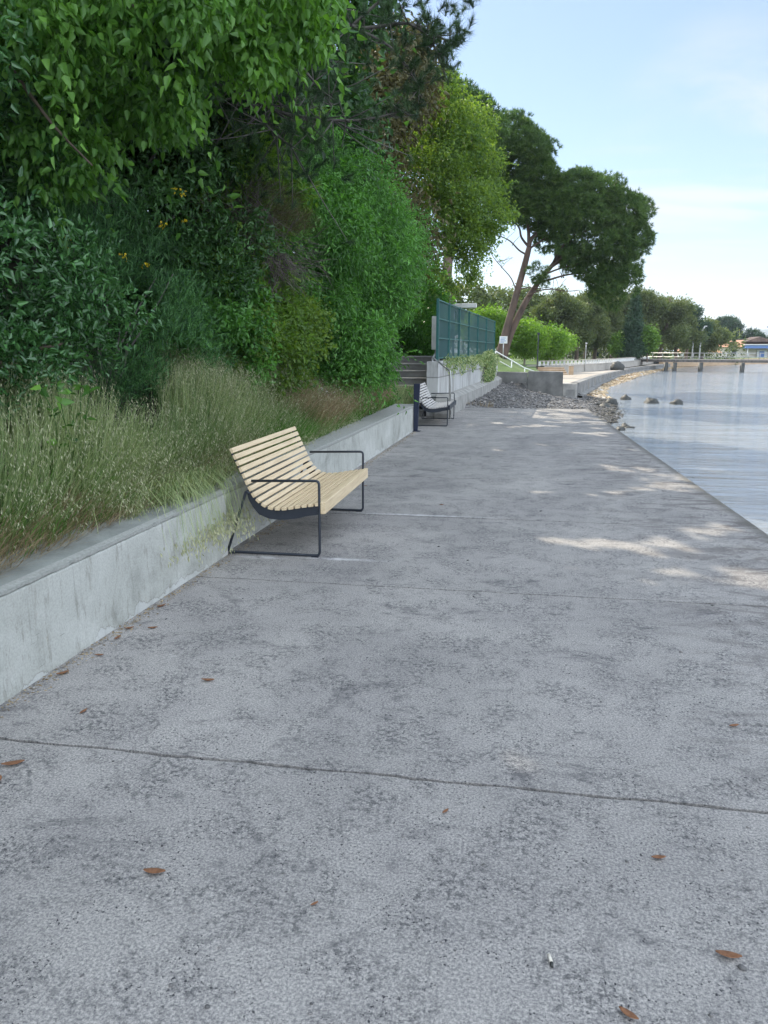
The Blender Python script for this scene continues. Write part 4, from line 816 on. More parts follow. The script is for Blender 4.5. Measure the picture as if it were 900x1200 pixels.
shrub('evergreen_shrub', 'large dark evergreen shrub closing the shade deep under the hanging leaves', 'shrub', (-7.2, 12), [(-6.2, 12.2, 4.6, 1.3, 1.2, 1.6), (-5.6, 11.4, 3.8, 1.1, 1.0, 1.3), (-7.2, 11.2, 4.6, 1.3, 1.2, 1.6), (-7.6, 9.6, 4.6, 1.2, 1.2, 1.5), (-6.5, 9.4, 3.8, 1.0, 1.2, 1.2), (-5.2, 12.6, 4.2, 1., 1, 1.6)], 4200, 8, .15, .6, 'lf_dark', 39, crad=.14, inner=.3, lumpy=.15)
shrub('bay_shrub', 'shrub of upright dark leaves behind the brown dead twigs', 'shrub', (-4.9, 10.3), [(-3.9, 10.6, 3.9, .9, 1, .8), (-3.8, 11, 4.9, .8, 1, .7), (-4.2, 10.2, 2.6, .8, 1, .8), (-3.7, 10.2, 2.0, .6, .8, .6)], 3600, 8, .11, .34, 'lf_green', 32, inner=.25, lumpy=.25, droop=-.2, lumps=(90, .36))
shrub('ivy_shrub', 'yellowish green climber mound above the dry grass', 'shrub', (-3.9, 9.6), [(-3.55, 9.6, 1.8, .55, .8, .75), (-3.3, 10.6, 1.75, .5, .8, .7)], 1700, 8, .06, .8, 'lf_yellow', 33, lumps=(60, .2), inner=.15, lumpy=.25)
shrub('bramble_shrub', 'blue green leafy low shrub between the broom and the grass', 'shrub', (-3.9, 8.6), [(-3.65, 9.0, 1.9, .5, .7, .5), (-3.7, 9.4, 1.5, .5, .6, .45)], 1300, 8, .07, .7, 'lf_vine', 34, lumps=(45, .2), inner=.15, lumpy=.2)
shrub('climbing_shrub', 'big bright green shrub bulging towards the path before the steps', 'shrub', (-4.3, 13.0), [(-3.5, 11.8, 3.3, .75, 1, 1.1), (-3.3, 12.7, 3.4, .95, 1.1, 1.3), (-3.1, 13.6, 3.2, 1.05, 1.2, 1.2), (-2.95, 14.2, 2.6, .85, 1.0, .9), (-3.6, 12.4, 4.3, .8, 1.1, .7), (-3.3, 12.2, 1.9, .8, 1.1, .9), (-3.2, 13.6, 1.8, .7, 1., .8)], 9500, 7, .095, .42, 'lf_vine', 35, crad=.09, droop=.7, inner=.12, lumpy=.25, lumps=(165, .40))
shrub('leafy_shrub', 'lighter green shrub right of the bulging one, over the small dark trunk', 'shrub', (-4.2, 16.8), [(-2.9, 16.2, 3.3, .8, 1.0, .9), (-3.2, 17.0, 4.1, .9, 1.1, .8)], 3400, 7, .085, .42, 'lf_vine', 36, crad=.09, droop=.5, inner=.12, lumpy=.2, lumps=(70, .38))
shrub('fig_shrub', 'low weedy shrub at the wall end below the steps', 'shrub', (-3.2, 14.6), [(-3.0, 14.6, 1.0, .35, .8, .45), (-3.1, 13.2, 1.1, .4, .9, .5)], 900, 7, .07, .6, 'lf_green', 37, crad=.07)

# brown twiggy dead brush
bE = (-4.0, 10.0, bz(-4, 10)); E_ = tree('dead_brush', 'tangle of brown dead twigs hanging in front of the shrubs', 'brush', bE)
mb = MB(); rt = random.Random(5)
for hub, dr, n_ in (((-3.5, 9.9, 3.55), (.35, -.1, -.35), 70), ((-3.2, 10.0, 2.95), (.35, -.1, -.45), 80), ((-3.9, 9.7, 3.3), (.3, -.2, -.2), 60), ((-3.4, 9.9, 3.1), (-.2, -.2, .3), 30)):
    limb(mb, wander(bE, hub, 5, .08, n_), .03, .012, 6)
    for i in range(n_):
        d = Vector(dr) + Vector((rt.gauss(0, .3), rt.gauss(0, .3), rt.gauss(0, .3))); l = rt.uniform(.35, .8); h = Vector(hub) + Vector((rt.gauss(0, .1), rt.gauss(0, .12), rt.gauss(0, .1)))
        e = h + d.normalized() * l; q = wander(h, e, 3, .03, rt.random(), .0); mb.tube(q, [.005, .004, .003, .0015], 3)
        for _ in range(3):
            p = h.lerp(e, rt.uniform(.3, .9)); mb.tube([p, p + (d.normalized() + Vector((rt.gauss(0, .5), rt.gauss(0, .5), rt.gauss(0, .5)))) * .18], [.003, .001], 3)
mb.build('twigs', M['twig'], E_, off=bE)
rs = np.random.RandomState(8); P, O, _ = shell([(-3.3, 10.1, 3.55, .45, .4, .3), (-3.0, 10.2, 3.35, .3, .4, .2)], 4500, rs, .3, .2, .3)
leaves('foliage', P, np.array([.6, -.1, .5]) + rs.normal(size=P.shape) * .35, rs.uniform(.07, .15, len(P)), .03, T_DIAM, M['lf_olive'], rs, E_, bE)

# black pine overhead
bI = (-5.6, 9.4, bz(-5.6, 9.4)); I_ = tree('black_pine', 'dark pine with spiky needle tufts reaching over the top centre', 'pine', bI)
mb = MB(); limb(mb, [bI, (-5.2, 9.3, 3.5), (-4.8, 9.4, 5.2), (-4.3, 9.5, 7.0), (-4.0, 9.6, 9.2)], .22, .07, 12)
br = [[(-4.6, 9.4, 6.2), (-3.6, 9.3, 6.2), (-2.7, 9.2, 5.7), (-1.9, 9.2, 5.25), (-1.1, 9.1, 5.2), (-.55, 9.0, 4.95)],
      [(-1.9, 9.2, 5.25), (-1.3, 9.1, 4.95), (-.95, 9.1, 4.55)],
      [(-3.6, 9.3, 6.2), (-2.9, 9.0, 5.3), (-2.4, 8.9, 4.7), (-2.1, 8.9, 4.35)],
      [(-4.7, 9.4, 5.5), (-3.9, 9.1, 4.9), (-3.2, 9.0, 4.55), (-2.6, 9.0, 4.3), (-1.8, 9.1, 4.25), (-1.2, 9.2, 4.35)],
      [(-3.2, 9.0, 4.55), (-2.9, 8.9, 4.2), (-2.6, 8.9, 3.95)],
      [(-1.9, 9.2, 5.25), (-1.3, 9.2, 5.6), (-.8, 9.1, 5.75)],
      [(-4.5, 9.4, 6.8), (-3.4, 9.5, 6.9), (-2.2, 9.5, 6.6), (-1.2, 9.5, 6.5)],
      [(-1.1, 9.1, 5.2), (-.8, 9.0, 5.0), (-.6, 9.0, 4.65)]]
allp = []
for i, b in enumerate(br):
    b = [(x - .28 * min(1, max(0, (x + 2.2) / 1.6)), y, z) for x, y, z in b]
    limb(mb, b, (.05, .02, .035, .045, .02, .02, .05, .015)[i], .008, 7); allp += [tuple(p) for p in smooth_path(b, 5)][4:]
rs = np.random.RandomState(41); tips = []
for k in range(760):
    p = Vector(allp[rs.randint(len(allp))]); s_ = .42 if p.x < -1.9 else .11
    if p.x > -1.9 and k % 2: continue
    q = p + Vector((rs.normal() * s_, rs.normal() * s_, rs.normal() * s_ * .8 + .02)); tips.append(q)
    if k % 2 == 0: mb.tube([p, p.lerp(q, .5) + Vector((0, 0, -.02)), q], [.008, .006, .004], 4)
for q in [(-.5, 9, 4.93), (-.35, 9, 5.3), (-.6, 9, 5.55), (-.42, 9.0, 5.05), (-.55, 9.0, 4.68), (-.95, 9.1, 4.5), (-.62, 9.0, 5.25), (-.9, 9.1, 5.35), (-1.3, 9.1, 5.4), (-1.15, 9.2, 4.35), (-.75, 9.0, 4.8), (-.5, 9, 5.2), (-.7, 9, 5.4), (-1.0, 9.1, 5.6)]: tips += [Vector(q) + Vector((dx - .25, 0, dz)) for dx, dz in ((0, 0), (.06, .05), (-.06, .03))]
mb.build('trunk', M['bark_grey'], I_, off=bI)
T = np.array([tuple(q) for q in tips]); per = 120; PP = np.repeat(T, per, 0); A_ = unit(rs.normal(size=T.shape) * .5 + np.array([.3, -.1, .35])); Dn = np.repeat(A_, per, 0) + rs.normal(size=PP.shape) * .62
PP = PP + np.repeat(A_, per, 0) * rs.uniform(-.05, .06, (len(PP), 1))
leaves('needles', PP, Dn, rs.uniform(.07, .12, len(PP)), .045, T_TRI, M['lf_pine'], rs, I_, bI, np.repeat(rs.random(len(T)), per) * .6 + rs.random(len(PP)) * .4)

# yellow-green tree over the steps
bG = (-3.78, 23, bz(-3.78, 23)); G = tree('yellow_tree', 'tall tree with sunlit yellow green edge rising over the steps', 'tree', bG)
mb = MB(); limb(mb, [bG, (-3.75, 23, 2.6), (-3.4, 23.2, 3.8), (-2.8, 23.5, 5.4), (-2.4, 23.8, 7.4)], .17, .05, 10)
for tg in ((-1.3, 23.6, 6.0), (-1.2, 23.5, 4.6), (-3.9, 23.8, 6), (-2.0, 23, 8)): limb(mb, wander((-3.2, 23.3, 4.3), tg, 4, .15, int(tg[2] * 10)), .07, .015, 6)
mb.build('trunk', M['bark_grey'], G, off=bG)
blG = [(-2.5, 23.2, 8.5, .4, .6, .45), (-3.6, 22.6, 5.6, 1.1, 1.2, 1.2), (-3.3, 22.8, 6.9, 1.0, 1.2, 1.0), (-2.9, 23.6, 6.4, 1.5, 1.6, 1.4), (-2.0, 23.8, 7.4, 1.0, 1.3, 1.0), (-1.9, 23.7, 6.6, .85, 1.3, .9), (-1.6, 23.6, 5.4, .7, 1.2, .75), (-2.6, 23.4, 4.8, 1.2, 1.4, 1.0), (-1.7, 23.5, 4.4, .7, 1.1, .7), (-3.9, 23.8, 5.4, 1.3, 1.5, 1.3), (-1.9, 23.9, 8.2, .5, .7, .5), (-3.4, 24, 7.4, 1.0, 1.2, .9)]
leafy('crown', blG, 10500, 9, .12, .11, .6, M['lf_yellow'], 51, G, bG, droop=.2, out=.6, inner=.15, lumpy=.35, lumps=(190, .55))
# shrubs below it, left of the court
shrub('hedge_shrub', 'green shrub mass at the foot of the yellow green tree, left of the court', 'shrub', (-4.2, 26), [(-3.4, 27, 2.0, .9, 1, .9), (-4.6, 27, 2.0, 1, 1, 1.0), (-3.3, 29, 2.1, .6, 1, .8), (-5.6, 26, 2.2, 1, 1, 1), (-3.2, 25.4, 2.9, .9, 1.2, 1.1), (-3.1, 26.0, 2.6, .7, 1.1, .8), (-3.9, 25.0, 3.8, 1.2, 1.2, 1.1), (-3.0, 26.5, 3.9, .7, 1, .8), (-4.8, 25, 2.8, 1.1, 1.2, 1.2)], 8000, 8, .12, .5, 'lf_vine', 52, lumps=(200, .4), crad=.11, droop=.2, inner=.14, lumpy=.2)
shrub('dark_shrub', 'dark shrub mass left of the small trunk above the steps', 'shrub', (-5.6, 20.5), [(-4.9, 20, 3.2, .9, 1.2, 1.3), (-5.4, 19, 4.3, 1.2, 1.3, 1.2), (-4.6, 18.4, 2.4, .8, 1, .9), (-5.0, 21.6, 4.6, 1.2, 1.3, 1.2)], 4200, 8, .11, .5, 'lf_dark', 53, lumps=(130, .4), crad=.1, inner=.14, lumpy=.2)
# bare twigs at the gap
bX = (-4.1, 20.4, bz(-4.1, 20.4)); X_ = tree('bare_branch', 'pale leafless branch sticking out right of the green shrubs', 'branch', bX)
mb = MB(); rt = random.Random(8); root_ = Vector((-3.3, 20.0, 2.9)); limb(mb, [bX, (-3.4, 20, 2.3), root_], .025, .015, 6)
for i in range(16):
    e = root_ + Vector((rt.uniform(.3, .95), rt.uniform(-.3, .2), rt.uniform(-.35, .65))); q = wander(root_, e, 4, .05, i); mb.tube(q, [.012, .009, .007, .005, .003], 4)
    for _ in range(3): p = root_.lerp(e, rt.uniform(.4, .9)); mb.tube([p, p + Vector((rt.uniform(0, .3), rt.uniform(-.1, .1), rt.uniform(-.15, .2)))], [.005, .002], 3)
mb.build('twigs', M['bark_pale'], X_, off=bX)
# tall woodland on the bank: three crowns rising out of the picture, they shade the promenade
def bank_tree(x, y, h, r, seed, mat, label, n=2600, L=.16):
    b = (x, y, bz(x, y)); e = tree('woodland_tree', label, 'tree', b, 'tall trees on the bank'); mb = MB(); limb(mb, wander(b, (x + .4, y, b[2] + h * .9), 5, .15, seed), .17, .05, 9)
    rr = random.Random(seed); bl = []
    for k in range(9): a = rr.uniform(0, 6.28); q = rr.uniform(.2, .8) * r; bl.append((x + .3 + q * math.cos(a), y + q * math.sin(a), b[2] + h * rr.uniform(.42, .95), r * rr.uniform(.4, .6), r * rr.uniform(.4, .6), r * rr.uniform(.35, .5)))
    for q in bl: limb(mb, wander((x + .2, y, b[2] + h * .5), q[:3], 4, .12, seed + int(q[0] * 50)), .05, .012, 6)
    mb.build('trunk', M['bark'], e, off=b); leafy('crown', bl, n * 2, 8, .2, L, .65, M[mat], seed, e, b, inner=.3, lumpy=.2); return e
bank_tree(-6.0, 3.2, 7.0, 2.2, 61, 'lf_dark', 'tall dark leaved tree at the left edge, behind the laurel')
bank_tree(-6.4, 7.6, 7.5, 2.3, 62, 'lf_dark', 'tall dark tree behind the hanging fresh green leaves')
bank_tree(-6.0, 11.4, 6.8, 2.2, 63, 'lf_green', 'tall tree behind the needle tufts of the dark pine')
bank_tree(-6.2, 15.0, 6.0, 2.1, 64, 'lf_green', 'mid green tree filling the gap left of the yellow green tree')
bank_tree(-6.8, 19.0, 6.0, 2.3, 65, 'lf_olive', 'brownish olive tree between the bulging shrub and the yellow green tree')
bank_tree(-5.1, 14.2, 7.0, 2.2, 71, 'lf_dark', 'dense tree whose crown shows through behind the pine tufts')
bank_tree(-4.6, 19.6, 7.4, 2.2, 72, 'lf_olive', 'olive brown tree just left of the yellow green crown, behind the pine')
bank_tree(-5.2, 9.4, 6.5, 1.9, 73, 'lf_dark', 'dark tree filling the shade between the hanging leaves and the pine')
bank_tree(-5.4, -1.5, 7.5, 2.4, 66, 'lf_dark', 'tree on the bank beside the viewer', 1800)
bank_tree(-9.5, 5.5, 9.5, 3.0, 67, 'lf_dark', 'tallest tree far up the bank on the left', 2400, .2)
bank_tree(-9.8, 12.5, 9.0, 3.0, 68, 'lf_green', 'tall tree far up the bank behind the pine', 2400, .2)

# ---- stone pine
def pine_dome(e, b, name, domes, np_, r, nt_, per, L, w, mat, seed, **kw):
    pf = puffs(domes, np_, r, seed, **kw); return tufty(name, pf, nt_, per, L, w, M[mat], seed + 1, e, b, inner=.12, lumpy=.2, hide=.6), pf
bJ = (-.95, 45, 1.3); J = tree('stone_pine', 'large leaning stone pine with two trunks and a rounded umbrella crown', 'pine', bJ)
mb = MB(); limb(mb, [bJ, (-.75, 45, 2.2), (-.35, 45, 3.8), (.25, 45, 6.2), (.5, 45, 7.3)], .27, .15, 12); mb.build('trunk', M['bark_red'], J, off=bJ)
mb = MB(); limb(mb, [(-.75, 45.2, 1.2), (-.35, 45.2, 2.6), (.35, 45.2, 4.2), (.95, 45.2, 5.2), (1.7, 45.3, 6.2), (2.6, 45.4, 7.3)], .24, .10, 12); mb.build('trunk', M['bark_red'], J, off=bJ)
mb = MB()
for i, (a_, b_, r_) in enumerate([((.5, 45, 7.3), (1.2, 45, 8.6), .13), ((.5, 45, 7.3), (.3, 45.2, 9.8), .12), ((.5, 45, 7.3), (-.9, 45.1, 9.0), .08), ((.4, 45, 6.9), (-1.4, 45.2, 8.0), .06), ((1.2, 45, 8.6), (2.8, 45, 9.2), .08),
        ((.9, 45.2, 5.4), (3.9, 45.6, 5.9), .08), ((1.7, 45.3, 6.2), (4.6, 45.4, 7.4), .08), ((1.9, 45.3, 6.5), (3.6, 45, 8.7), .09), ((.5, 45, 4.7), (3.4, 45.5, 5.0), .05), ((2.6, 45.4, 7.3), (4.2, 45.5, 8.6), .08), ((.0, 45, 5.0), (2.2, 44.6, 4.9), .04), ((1.3, 45.2, 5.8), (5.2, 45, 6.5), .06), ((.45, 45, 7.2), (2.4, 44.4, 7.8), .07), ((-.1, 45, 4.9), (-1.8, 45, 7.4), .04), ((1.5, 45.3, 6.0), (2.9, 45.0, 6.9), .07), ((.3, 45, 9.8), (-.2, 45, 11.4), .07), ((.3, 45, 9.8), (.9, 45, 11.2), .07)]):
    limb(mb, wander(a_, b_, 4, .12, 80 + i, -.15), r_, r_ * .35, 7)
    for q in range(4): p = Vector(a_).lerp(Vector(b_), random.uniform(.45, 1)); limb(mb, wander(p, p + Vector((random.uniform(-.6, .9), random.uniform(-.6, .6), random.uniform(.1, .9))), 3, .08, i * 9 + q), r_ * .35, .01, 4, 2)
mb.build('limbs', M['bark_red'], J, off=bJ)
d1 = [(2.7, 45.2, 8.2, 1.1, 1.6, 1.0), (3.8, 45.3, 8.4, 2.6, 2.5, 2.1), (2.2, 45.2, 9.3, 1.5, 2.1, 1.3), (4.95, 45.2, 5.7, 1.3, 1.5, 1.25), (5.65, 45.2, 7.0, 1.15, 1.6, 1.2), (3.2, 45.4, 9.65, 1.5, 2.0, 1.2)]
d2 = [(x - .35, y, z, a, b, c) for x, y, z, a, b, c in [(.1, 45.2, 11.3, 1.45, 2.0, 2.2), (.3, 45.2, 9.9, 1.3, 1.9, 1.4), (.9, 45.1, 10.2, .9, 1.4, 1.5), (-.6, 45.4, 12.6, 1.3, 1.6, 1.3)]]
pine_dome(J, bJ, 'crown', d1, 230, .82, 20000, 14, .24, .17, 'lf_stone', 91, lower=.3)
pine_dome(J, bJ, 'crown', d2, 170, .8, 14000, 14, .24, .17, 'lf_stone', 93, lower=.3)
pine_dome(J, bJ, 'crown', [(1.0, 44.6, 6.0, .5, .4, .35), (1.3, 44.7, 5.5, .35, .3, .25)], 12, .25, 380, 16, .2, .09, 'lf_stone', 95)
bK = (-3.6, 38, 1.9); K = tree('stone_pine', 'dark stone pine behind the yellow green tree, only the top of its crown showing', 'pine', bK)
mb = MB(); limb(mb, [bK, (-3.4, 38, 6), (-3.0, 38, 9.5), (-2.9, 38, 11.5)], .3, .14, 10); mb.build('trunk', M['bark_red'], K, off=bK)
pine_dome(K, bK, 'crown', [(-3.0, 38.2, 11.6, 1.7, 2, 1.6), (-3.9, 38.3, 12.6, 1.5, 1.8, 1.2), (-2.6, 38, 10.6, 1.0, 1.5, 1.0)], 260, .55, 8000, 14, .24, .17, 'lf_stone', 97, lower=.3)

# ---- bright park trees
def round_tree(x, y, z, h, rx, rz, label, mat='lf_bright', seed=1, n=1500, L=.2, tm='bark_pale', stems=1, name='park_tree', group='bright round trees in the park'):
    b = (x, y, z); e = tree(name, label, 'tree', b, group); mb = MB()
    for s in range(stems): limb(mb, wander((x + s * .25, y, z - .1), (x + s * .3, y, z + h * .75), 4, .05, seed + s), .08, .04, 6)
    mb.build('trunk', M[tm], e, off=b); rr = random.Random(seed)
    bl = [(x, y, z + h - rz, rx * .75, rx * .75, rz)] + [(x + rr.uniform(-.6, .6) * rx, y + rr.uniform(-.5, .5) * rx, z + h - rz * rr.uniform(.8, 1.4), rx * .45, rx * .45, rz * .6) for _ in range(6)]
    leafy('crown', bl, n, 8, .2, L, .7, M[mat], seed, e, b, tmpl=T_DIAM, inner=.15, lumpy=.2); return e
round_tree(.6, 55, .7, 2.95, 1.5, 1.15, 'bright yellow green round tree right of the stone pine trunks', seed=101, n=2200, L=.17)
round_tree(2.4, 57, .6, 2.7, 1.35, 1.1, 'second bright green round tree, just left of the grey pines', seed=102, n=2000, L=.17)
round_tree(-1.9, 52, 1.4, 3.0, 1.5, 1.3, 'bright green tree behind the far end of the court fence', seed=103, n=2000, L=.17)
for i, (x, y, l) in enumerate(((1.7, 62, 'first'), (2.5, 63, 'second'), (3.3, 64, 'third'), (4.1, 66, 'fourth'))):
    round_tree(x, y, .6, 2.3, .8, .6, '%s thin pale stemmed sapling from the left under the bright trees' % l, 'lf_bright', 110 + i, 400, .17, group='thin pale saplings')
# ---- background trees behind the fence
for i, (x, y, h, r, l) in enumerate(((-4.2, 62, 6.0, 2.6, 'olive tree far behind the court lamp'), (-1.8, 75, 6.3, 2.4, 'hazy round tree behind the left pine trunk'), (.8, 88, 7.4, 2.6, 'hazy small pine between the two trunks of the stone pine'), (-6.5, 50, 5.4, 2.6, 'dark tree behind the near corner of the court'))):
    round_tree(x, y, .9, h, r, r * .75, l, 'lf_aleppo', 120 + i, 1500, .32, 'bark', group='trees beyond the court', name='background_tree')
# ---- far pine wood
def far_pine(x, y, h, r, label, seed, mat='lf_aleppo', n=2400, low=.3, L=.34):
    h *= 1.07
    b = (x, y, .5 if y < 100 else .25); e = tree('aleppo_pine', label, 'pine', b, 'pines of the far wood'); rr = random.Random(seed); mb = MB(); lean = rr.uniform(-1, 1)
    limb(mb, [b, (x + lean * .3, y, h * .25), (x + lean, y, h * .6), (x + lean, y, h * .85)], .26, .1, 7)
    bl = []
    for k in range(11):
        a = rr.uniform(0, 6.28); q = rr.uniform(.1, .75) * r; z = rr.uniform(low, .86); s = (1.15 - abs(z - .5)) * r * rr.uniform(.3, .5); bl.append((x + lean * .6 + q * math.cos(a), y + q * math.sin(a), b[2] + h * z, s * 1.1, s * 1.1, s * .75))
        if k % 2: limb(mb, wander((x + lean * .5, y, h * .4), bl[-1][:3], 3, .15, seed + k), .08, .03, 5)
    mb.build('trunk', M['bark'], e, off=b); pf = puffs(bl, 90, r * .21, seed, lower=.4); leafy('crown', pf, n * 2, 7, .22, L, .35, M[mat], seed, e, b, tmpl=T_DIAM, inner=.15, lumpy=.2, droop=-.2); return e
FP = [(3.6, 78, 6.4, 2.4, 'greyish pine just right of the bright green trees'), (6.2, 82, 7.0, 2.7, 'greyish pine with bare limbs under the umbrella crown'), (8.6, 88, 7.2, 2.8, 'pine left of the dark conical conifer'),
      (11.6, 98, 9.0, 3.2, 'pine rising behind the conical conifer'), (14.6, 96, 8.8, 3.1, 'tall sunlit pine right of the conical conifer'), (17.4, 99, 8.6, 3.1, 'tallest rounded pine in the middle of the far wood'),
      (20.4, 104, 7.9, 3.1, 'pine sloping down on the right shoulder of the far wood'), (22.4, 108, 6.6, 2.6, 'dark pine behind the street lamps'), (25.8, 114, 5.4, 2.4, 'last low pine of the far wood, right of the street lamps'), (5.0, 104, 8.2, 3.4, 'pine at the back of the far wood, left part'), (9.6, 112, 9.6, 3.6, 'pine at the back of the far wood, centre')]
for i, a_ in enumerate(FP): far_pine(*a_, seed=140 + i, mat='lf_aleppo' if i not in (7,) else 'lf_cone')
# dense understorey closing the wood at the back
rs = np.random.RandomState(150); P, O, _ = shell([(x_, 122, 2.6 + .6 * math.sin(x_), 3.2, 2, 2.8) for x_ in range(-6, 31, 3)], 16000, rs, .2, .2, .5)
o = leaves('far_understorey', P, O + rs.normal(size=P.shape) * .6, rs.uniform(.3, .6, len(P)), .5, T_DIAM, M['lf_aleppo'], rs); tag(o, 'mass of dark undergrowth at the back of the far wood', 'undergrowth', kind='stuff')
# conical conifer
bN = (12.0, 84, .5); Nn_ = tree('conifer', 'dark pointed conical conifer standing before the far wood', 'conifer', bN)
mb = MB(); limb(mb, [bN, (12, 84, 4), (12.05, 84, 7.4)], .16, .03, 7); mb.build('trunk', M['bark'], Nn_, off=bN)
leafy('crown', [(12.0, 84, .5 + z, r_, r_, .7) for z, r_ in ((1.1, 1.45), (1.9, 1.25), (2.8, 1.05), (3.7, .85), (4.6, .66), (5.4, .48), (6.1, .32), (6.7, .18))], 2600, 7, .13, .26, .35, M['lf_cone'], 161, Nn_, bN, tmpl=T_DIAM, droop=.5, inner=.2, lumpy=.15, hide=.6)
def shore_pine(x, y, h, r, label, mat, seed, n, L, *a, **k):
    e = far_pine(x, y, h, r, label, seed, mat, n, .35, L); e['group'] = 'pines behind the house'
round_tree(13.6, 84, .5, 3.4, .9, 1.2, 'light green small tree at the foot of the conical conifer', 'lf_green', 165, 900, .25, 'bark', name='small_tree', group='light green trees by the conifer')
round_tree(10.6, 84, .5, 2.8, .8, 1.0, 'light green bush tree left of the conical conifer', 'lf_green', 166, 800, .25, 'bark', name='small_tree', group='light green trees by the conifer')
# trees behind the house
shore_pine(43.5, 185, 5.6, 4.2, 'dark spreading pine behind the orange roof', 'lf_cone', 171, 1600, .5)
shore_pine(48.2, 188, 8.4, 3.2, 'taller pine with a small top behind the orange roof', 'lf_cone', 172, 1400, .5)
shore_pine(52.8, 186, 5.4, 3.6, 'low dark pine right behind the brown gable', 'lf_cone', 173, 1200, .5)
shore_pine(62.0, 186, 7.6, 3.8, 'dark pine at the right edge above the blue fascia', 'lf_cone', 174, 1600, .5)

# ---- grass on the bank
def blades(name, P, h, w, lean, mat, rs, label, cat, heads=None, headmat=None, rnd=None):
    n = len(P); a = rs.uniform(0, 6.28, n); ld_ = np.stack([np.cos(a), np.sin(a), np.zeros(n)], 1) * rs.uniform(.1, 1, (n, 1)) * lean[:, None] + np.array([.16, -.03, 0]) * lean[:, None] + np.array([.45, -.08, 0]) * np.clip(1.4 - (-2.74 - P[:, :1]) * 2.2, 0, 1) * (P[:, 1:2] < 16)
    s = unit(np.stack([-np.sin(a + rs.normal(size=n)), np.cos(a), np.zeros(n)], 1)) * (w / 2)[:, None]
    ks = [0, .4, .75, 1.0]; ws = [1, .85, .5]
    V = []
    pt = lambda t: P + np.array([0, 0, 1]) * (h * (t - .22 * t * t * np.minimum(lean * 1.6, 1)))[:, None] + ld_ * (h * t * t)[:, None]
    for t_, w_ in zip(ks[:3], ws): V += [pt(t_) - s * w_, pt(t_) + s * w_]
    tip = pt(1.0); V.append(tip); V = np.stack(V, 1); b = (np.arange(n) * 7)[:, None]
    F = [np.concatenate([b + np.array([[0, 1, 3, 2]]), b + np.array([[2, 3, 5, 4]])]), b + np.array([[4, 5, 6]])]
    rnd = rs.random(n) if rnd is None else rnd
    o = npmesh(name, V.reshape(-1, 3), F, M[mat], attrs={'rnd': np.repeat(rnd, 7)}); tag(o, label, cat, kind='stuff')
    if heads:
        k = rs.random(n) < heads; T_ = tip[k]; d_ = unit(ld_[k] + np.array([0, 0, -.15])); m = len(T_); per = 7
        PP = np.repeat(T_, per, 0) - np.repeat(d_ * .0 + np.array([0, 0, 1]) * .16, per, 0) * rs.uniform(0, 1, (m * per, 1)) + np.repeat(ld_[k], per, 0) * 0 + rs.normal(size=(m * per, 3)) * .018
        o2 = leaves('seed_heads', PP, np.array([.15, 0, -1]) + rs.normal(size=PP.shape) * .35, rs.uniform(.018, .032, m * per), .22, T_DIAM, M[headmat], rs); tag(o2, 'hanging pale seed heads on the ' + label, 'seed heads', kind='stuff')
    return o
rs = np.random.RandomState(301)
def bank_pts(n, y0, y1, d0, d1, p=1.0, clump=0.0):
    y = rs.uniform(y0, y1, n); d = d0 + (d1 - d0) * rs.random(n) ** p; x = -2.74 - d
    if clump:
        k = max(1, n // 14); cy_ = rs.uniform(y0, y1, k); cd_ = d0 + (d1 - d0) * rs.random(k) ** p; i = rs.randint(k, size=n); y = cy_[i] + rs.normal(size=n) * clump; x = -2.74 - np.maximum(cd_[i] + rs.normal(size=n) * clump, d0)
    return np.stack([x, y, bank_h(x, y) - .02], 1)
P = np.concatenate([bank_pts(19000, 2.6, 11.5, .12, 1.5, 1.0, .065), bank_pts(4500, 6.2, 12, -.14, .3, 1.0, .08)]); P = np.concatenate([P, bank_pts(1500, 4.6, 6.2, -.12, .3, 1.0, .06)]); P = P[~((P[:, 1] < 8.4) & (P[:, 1] > 6.1) & (P[:, 0] < -3.45 - .12 * np.sin(P[:, 1] * 9)))]; n = len(P)
edge = np.clip((-2.6 - P[:, 0]) / .6, .5, 1); big = .5 + .5 * np.sin(P[:, 1] * 1.9 + 1) * np.sin(P[:, 0] * 2.3)
blades('wild_oats', P, rs.uniform(.35, .80, n) * edge * (.80 + .3 * big) * np.interp(P[:, 1], [3, 5.2], [.68, 1]), rs.uniform(.005, .010, n), rs.uniform(.1, .65, n), 'gr_oat', rs, 'tall pale wild oats covering the bank above the wall', 'grass', .28, 'gr_head', np.clip(.25 + .5 * rs.random(n) + .3 * (big - .5), 0, 1))
P = bank_pts(10000, 7.3, 10.5, .55, 1.25, 1.0, .12); P = P[~((P[:, 1] < 8.2) & (P[:, 0] < -3.6))]; n = len(P)
blades('tall_oats', P, rs.uniform(.5, .95, n), rs.uniform(.005, .009, n), rs.uniform(.1, .5, n), 'gr_oat', rs, 'taller feathery pale oats climbing the bank in front of the broom', 'grass', .4, 'gr_head')
P = bank_pts(9000, 2.2, 11, .0, .9, 1.0, .07); n = len(P)
blades('fresh_grass', P, rs.uniform(.12, .35, n), rs.uniform(.005, .010, n), rs.uniform(.2, .9, n), 'gr_green', rs, 'short fresh green grass at the edge of the coping', 'grass')
P = bank_pts(13000, 2.4, 9.5, -.06, .3, 1.0, .08); n = len(P)
blades('dry_grass', P, rs.uniform(.08, .32, n), rs.uniform(.003, .006, n), rs.uniform(.5, 1.3, n), 'gr_dry', rs, 'brown dry straw lying on the wall coping', 'straw')
P = bank_pts(10000, 9.8, 15.8, -.12, 1.0, 1.0, .10); n = len(P)
